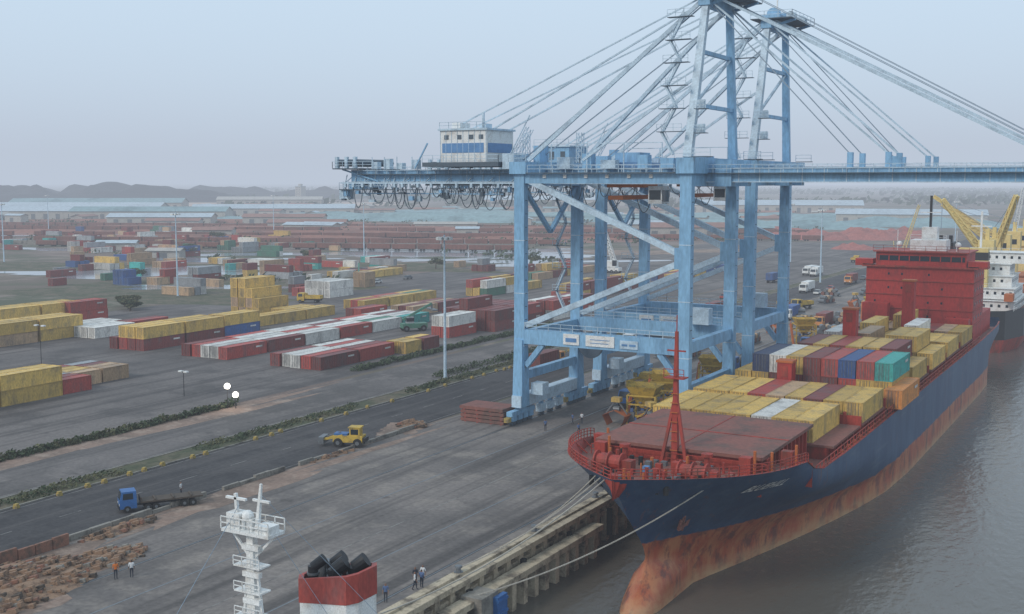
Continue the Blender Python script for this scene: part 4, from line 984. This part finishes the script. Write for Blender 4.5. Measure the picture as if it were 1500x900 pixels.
def spool():
    k=MB();k.box(-3,3,-1.2,1.2,0,.3,'steel')
    for i in range(4): k.cyl((-2.2+i*1.5,-1,.9),(-2.2+i*1.5,1,.9),.6,R.choice(('wagon','steel','c_tan')),12)
    for i in range(3): k.cyl((-1.5+i*1.5,-1,1.9),(-1.5+i*1.5,1,1.9),.6,R.choice(('wagon','steel','c_tan')),12)
    return k.mesh('steel_coil_stack')
spm=spool()
for i in range(44): place(spm,'steel_coil_stack',(R.uniform(-96,-66),R.uniform(225,520),.02),R.uniform(0,3))
def mcrane(x,y,h,dx,dy,c,name='mobile_crane',w=1.6):
    k=MB();k.box(-4,4,-1.8,1.8,.9,2.2,c);wheels(k,(-3,-1,1,3),1.7,.7);k.box(-2.5,2.5,-1.6,1.6,2.3,5,c);k.box(1.2,2.6,-1.7,-.4,3,5.2,'glass');k.lattice((1.5,0,4),(dx,dy,h),w,c,14,.2,w*.5)
    k.beam((-2.5,0,5),(-3,0,9),.3,.3,c);k.beam((-3,0,9),(dx,dy,h),.08,.08,'cable');k.beam((dx,dy,h),(dx,dy,h-8),.08,.08,'cable');k.obj(name,(x,y,0))
mcrane(-196,426,23,-5,0,'white');mcrane(-110,560,26,8,0,'crane_yellow');mcrane(-70,690,40,14,0,'crane_orange','harbour_crane',2.5);mcrane(-64,560,34,6,0,'white','harbour_crane',2.2);mcrane(-75,1100,60,10,0,'crane_orange','harbour_crane',4)
def hcrane(x,y,s,c):
    k=MB()
    for a in (-6,6):
        for b in (-6,6): k.beam((a,b,0),(a*.5,b*.5,18),1.2,1.2,c)
    k.box(-5,5,-5,5,18,19.5,c);k.cyl((0,0,19.5),(0,0,34),2,c,12,1.6);k.box(-6,4,-2.5,2.5,24,29,'c_white');k.lattice((2,0,28),(22,-6,48),2.4,c,12,.3,1.2);k.beam((0,0,34),(22,-6,48),.25,.25,'cable');k.beam((0,0,34),(-6,0,29),.5,.5,c)
    o=k.obj('harbour_crane',(x,y,0));o.scale=(s,s,s)
hcrane(-68,760,1,'crane_orange');hcrane(-68,860,1,'crane_yellow');hcrane(-68,980,1,'crane_orange')
# ------------------------------------------------------------------ people
def person(pose,shirt):
    J={'pel':(0,0,.95),'wa':(0,0,1.1),'ch':(0,.01,1.35),'nk':(0,0,1.5),'hd':(0,-.01,1.60),'ht':(0,-.01,1.72)}
    st_=.16 if pose=='walk' else .0
    rr={'pel':.15,'wa':.13,'ch':.16,'nk':.06,'hd':.095,'ht':.085}
    ed=[('pel','wa'),('wa','ch'),('ch','nk'),('nk','hd'),('hd','ht')]
    for s,n in ((-1,'l'),(1,'r')):
        f=st_*s
        J['hp'+n]=(s*.09,0,.9);J['kn'+n]=(s*.10,-f*.6-.02,.5);J['an'+n]=(s*.1,-f*1.2+.02,.09);J['to'+n]=(s*.11,-f*1.2-.14,.035)
        rr.update({'hp'+n:.095,'kn'+n:.062,'an'+n:.045,'to'+n:.035})
        J['sh'+n]=(s*.19,0,1.42);J['el'+n]=(s*.25,f*.5+.02,1.14);bend=-.14 if pose!='walk' else -.08
        J['wr'+n]=(s*.25,f*.9+bend,.92);J['ha'+n]=(s*.25,f*.9+bend-.03,.84);rr.update({'sh'+n:.065,'el'+n:.045,'wr'+n:.03,'ha'+n:.034})
        ed+=[('pel','hp'+n),('hp'+n,'kn'+n),('kn'+n,'an'+n),('an'+n,'to'+n),('ch','sh'+n),('sh'+n,'el'+n),('el'+n,'wr'+n),('wr'+n,'ha'+n)]
        hx,hy,hz=J['ha'+n]
        for i in range(4):
            q_='f%d'%i+n;J[q_]=(hx,hy-.03+i*.02,hz-.10+abs(i-1.5)*.008);rr[q_]=.009;ed.append(('ha'+n,q_))
        J['t'+n]=(hx-s*.02,hy-.06,hz-.03);rr['t'+n]=.01;ed.append(('ha'+n,'t'+n))
    ks=list(J);me=bpy.data.meshes.new('p');me.from_pydata([J[a] for a in ks],[(ks.index(a),ks.index(b)) for a,b in ed],[])
    o=bpy.data.objects.new('p',me);COL.objects.link(o);m=o.modifiers.new('s','SKIN')
    for i,a in enumerate(ks): me.skin_vertices[0].data[i].radius=(rr[a],rr[a]*(.75 if a in('pel','wa','ch') else 1));
    me.skin_vertices[0].data[0].use_root=True
    o.modifiers.new('u','SUBSURF').levels=1
    bpy.context.view_layer.update();dg=bpy.context.evaluated_depsgraph_get();r=bpy.data.meshes.new_from_object(o.evaluated_get(dg));bpy.data.objects.remove(o)
    for n in (shirt,'trousers','skin','hair','black'): r.materials.append(M[n])
    for p_ in r.polygons:
        c=p_.center;p_.use_smooth=True
        if c.z>1.68 or (c.z>1.58 and c.y>.03): i=3
        elif c.z>1.49: i=2
        elif abs(c.x)>.2 and c.z<1.12: i=2
        elif c.z>.97: i=0
        elif c.z>.09: i=1
        else: i=4
        p_.material_index=i
    r.name='person';return r
pm={}
for x,y,po,sh,a in ((-58.6,80.6,'stand','shirt_blue',.5),(-58.1,84.4,'walk','shirt_white',2),(-57.9,85.2,'stand','shirt_blue',3.2),(-58.8,85.5,'stand','trousers',1),(-58.5,86.3,'walk','shirt_white',0),(-78,156,'walk','shirt_blue',2.5),(-77,157.2,'walk','shirt_white',.4),(-84,73,'stand','shirt_orange',1),(-83,74,'stand','shirt_white',4),(-79.5,150,'stand','shirt_blue',4),(-100,97,'stand','shirt_white',2),(-74,150,'walk','shirt_blue',1)):
    if (po,sh) not in pm: pm[(po,sh)]=person(po,sh)
    place(pm[(po,sh)],'person',(x,y,.03),a)
# ------------------------------------------------------------------ world, haze, light, camera
w=bpy.data.worlds.new("World");scene.world=w;w.use_nodes=True;nt=w.node_tree;bg=nt.nodes['Background'];bg.inputs[1].default_value=.1
sky=nt.nodes.new('ShaderNodeTexSky');sky.sky_type='NISHITA';sky.sun_disc=False;sky.sun_elevation=math.radians(35);sky.sun_rotation=math.radians(200);sky.dust_density=3;sky.air_density=1
mx=nt.nodes.new('ShaderNodeMix');mx.data_type='RGBA';mx.inputs[0].default_value=.85;nt.links.new(sky.outputs[0],mx.inputs[6]);mx.inputs[7].default_value=(7.2,9.3,11.2,1)
nt.links.new(mx.outputs[2],bg.inputs[0])
SIG=1/3100.
hz=bpy.data.materials.new('haze');hz.use_nodes=True;nt=hz.node_tree;nt.nodes.clear();o=nt.nodes.new('ShaderNodeOutputMaterial');ab=nt.nodes.new('ShaderNodeVolumeAbsorption');ab.inputs[0].default_value=(0,0,0,1);ab.inputs[1].default_value=SIG
em=nt.nodes.new('ShaderNodeEmission');em.inputs[0].default_value=(.50,.565,.67,1);em.inputs[1].default_value=SIG;ad=nt.nodes.new('ShaderNodeAddShader')
nt.links.new(ab.outputs[0],ad.inputs[0]);nt.links.new(em.outputs[0],ad.inputs[1]);nt.links.new(ad.outputs[0],o.inputs['Volume'])
M['haze']=hz;k=MB();k.box(-9600,9600,-1600,9600,-12,300,'haze');k.obj('atmospheric_haze')
sd=bpy.data.lights.new('sun','SUN');sd.energy=1.5;sd.angle=math.radians(12);sd.color=(1,.92,.82);so=bpy.data.objects.new('sun',sd);COL.objects.link(so)
el=math.radians(35);az=math.radians(200)
dirv=Vector((math.sin(az)*math.cos(el),math.cos(az)*math.cos(el),math.sin(el)));so.rotation_euler=dirv.to_track_quat('Z','Y').to_euler()
cd=bpy.data.cameras.new('camera');cd.lens=40.8;cd.sensor_width=36;cd.clip_end=20000;cd.clip_start=.5
co=bpy.data.objects.new('camera',cd);COL.objects.link(co);co.location=(0,0,37);co.rotation_euler=(math.radians(90-6.21),0,math.radians(29.6));scene.camera=co
scene.view_settings.view_transform='Standard';scene.view_settings.look='None';scene.view_settings.exposure=0
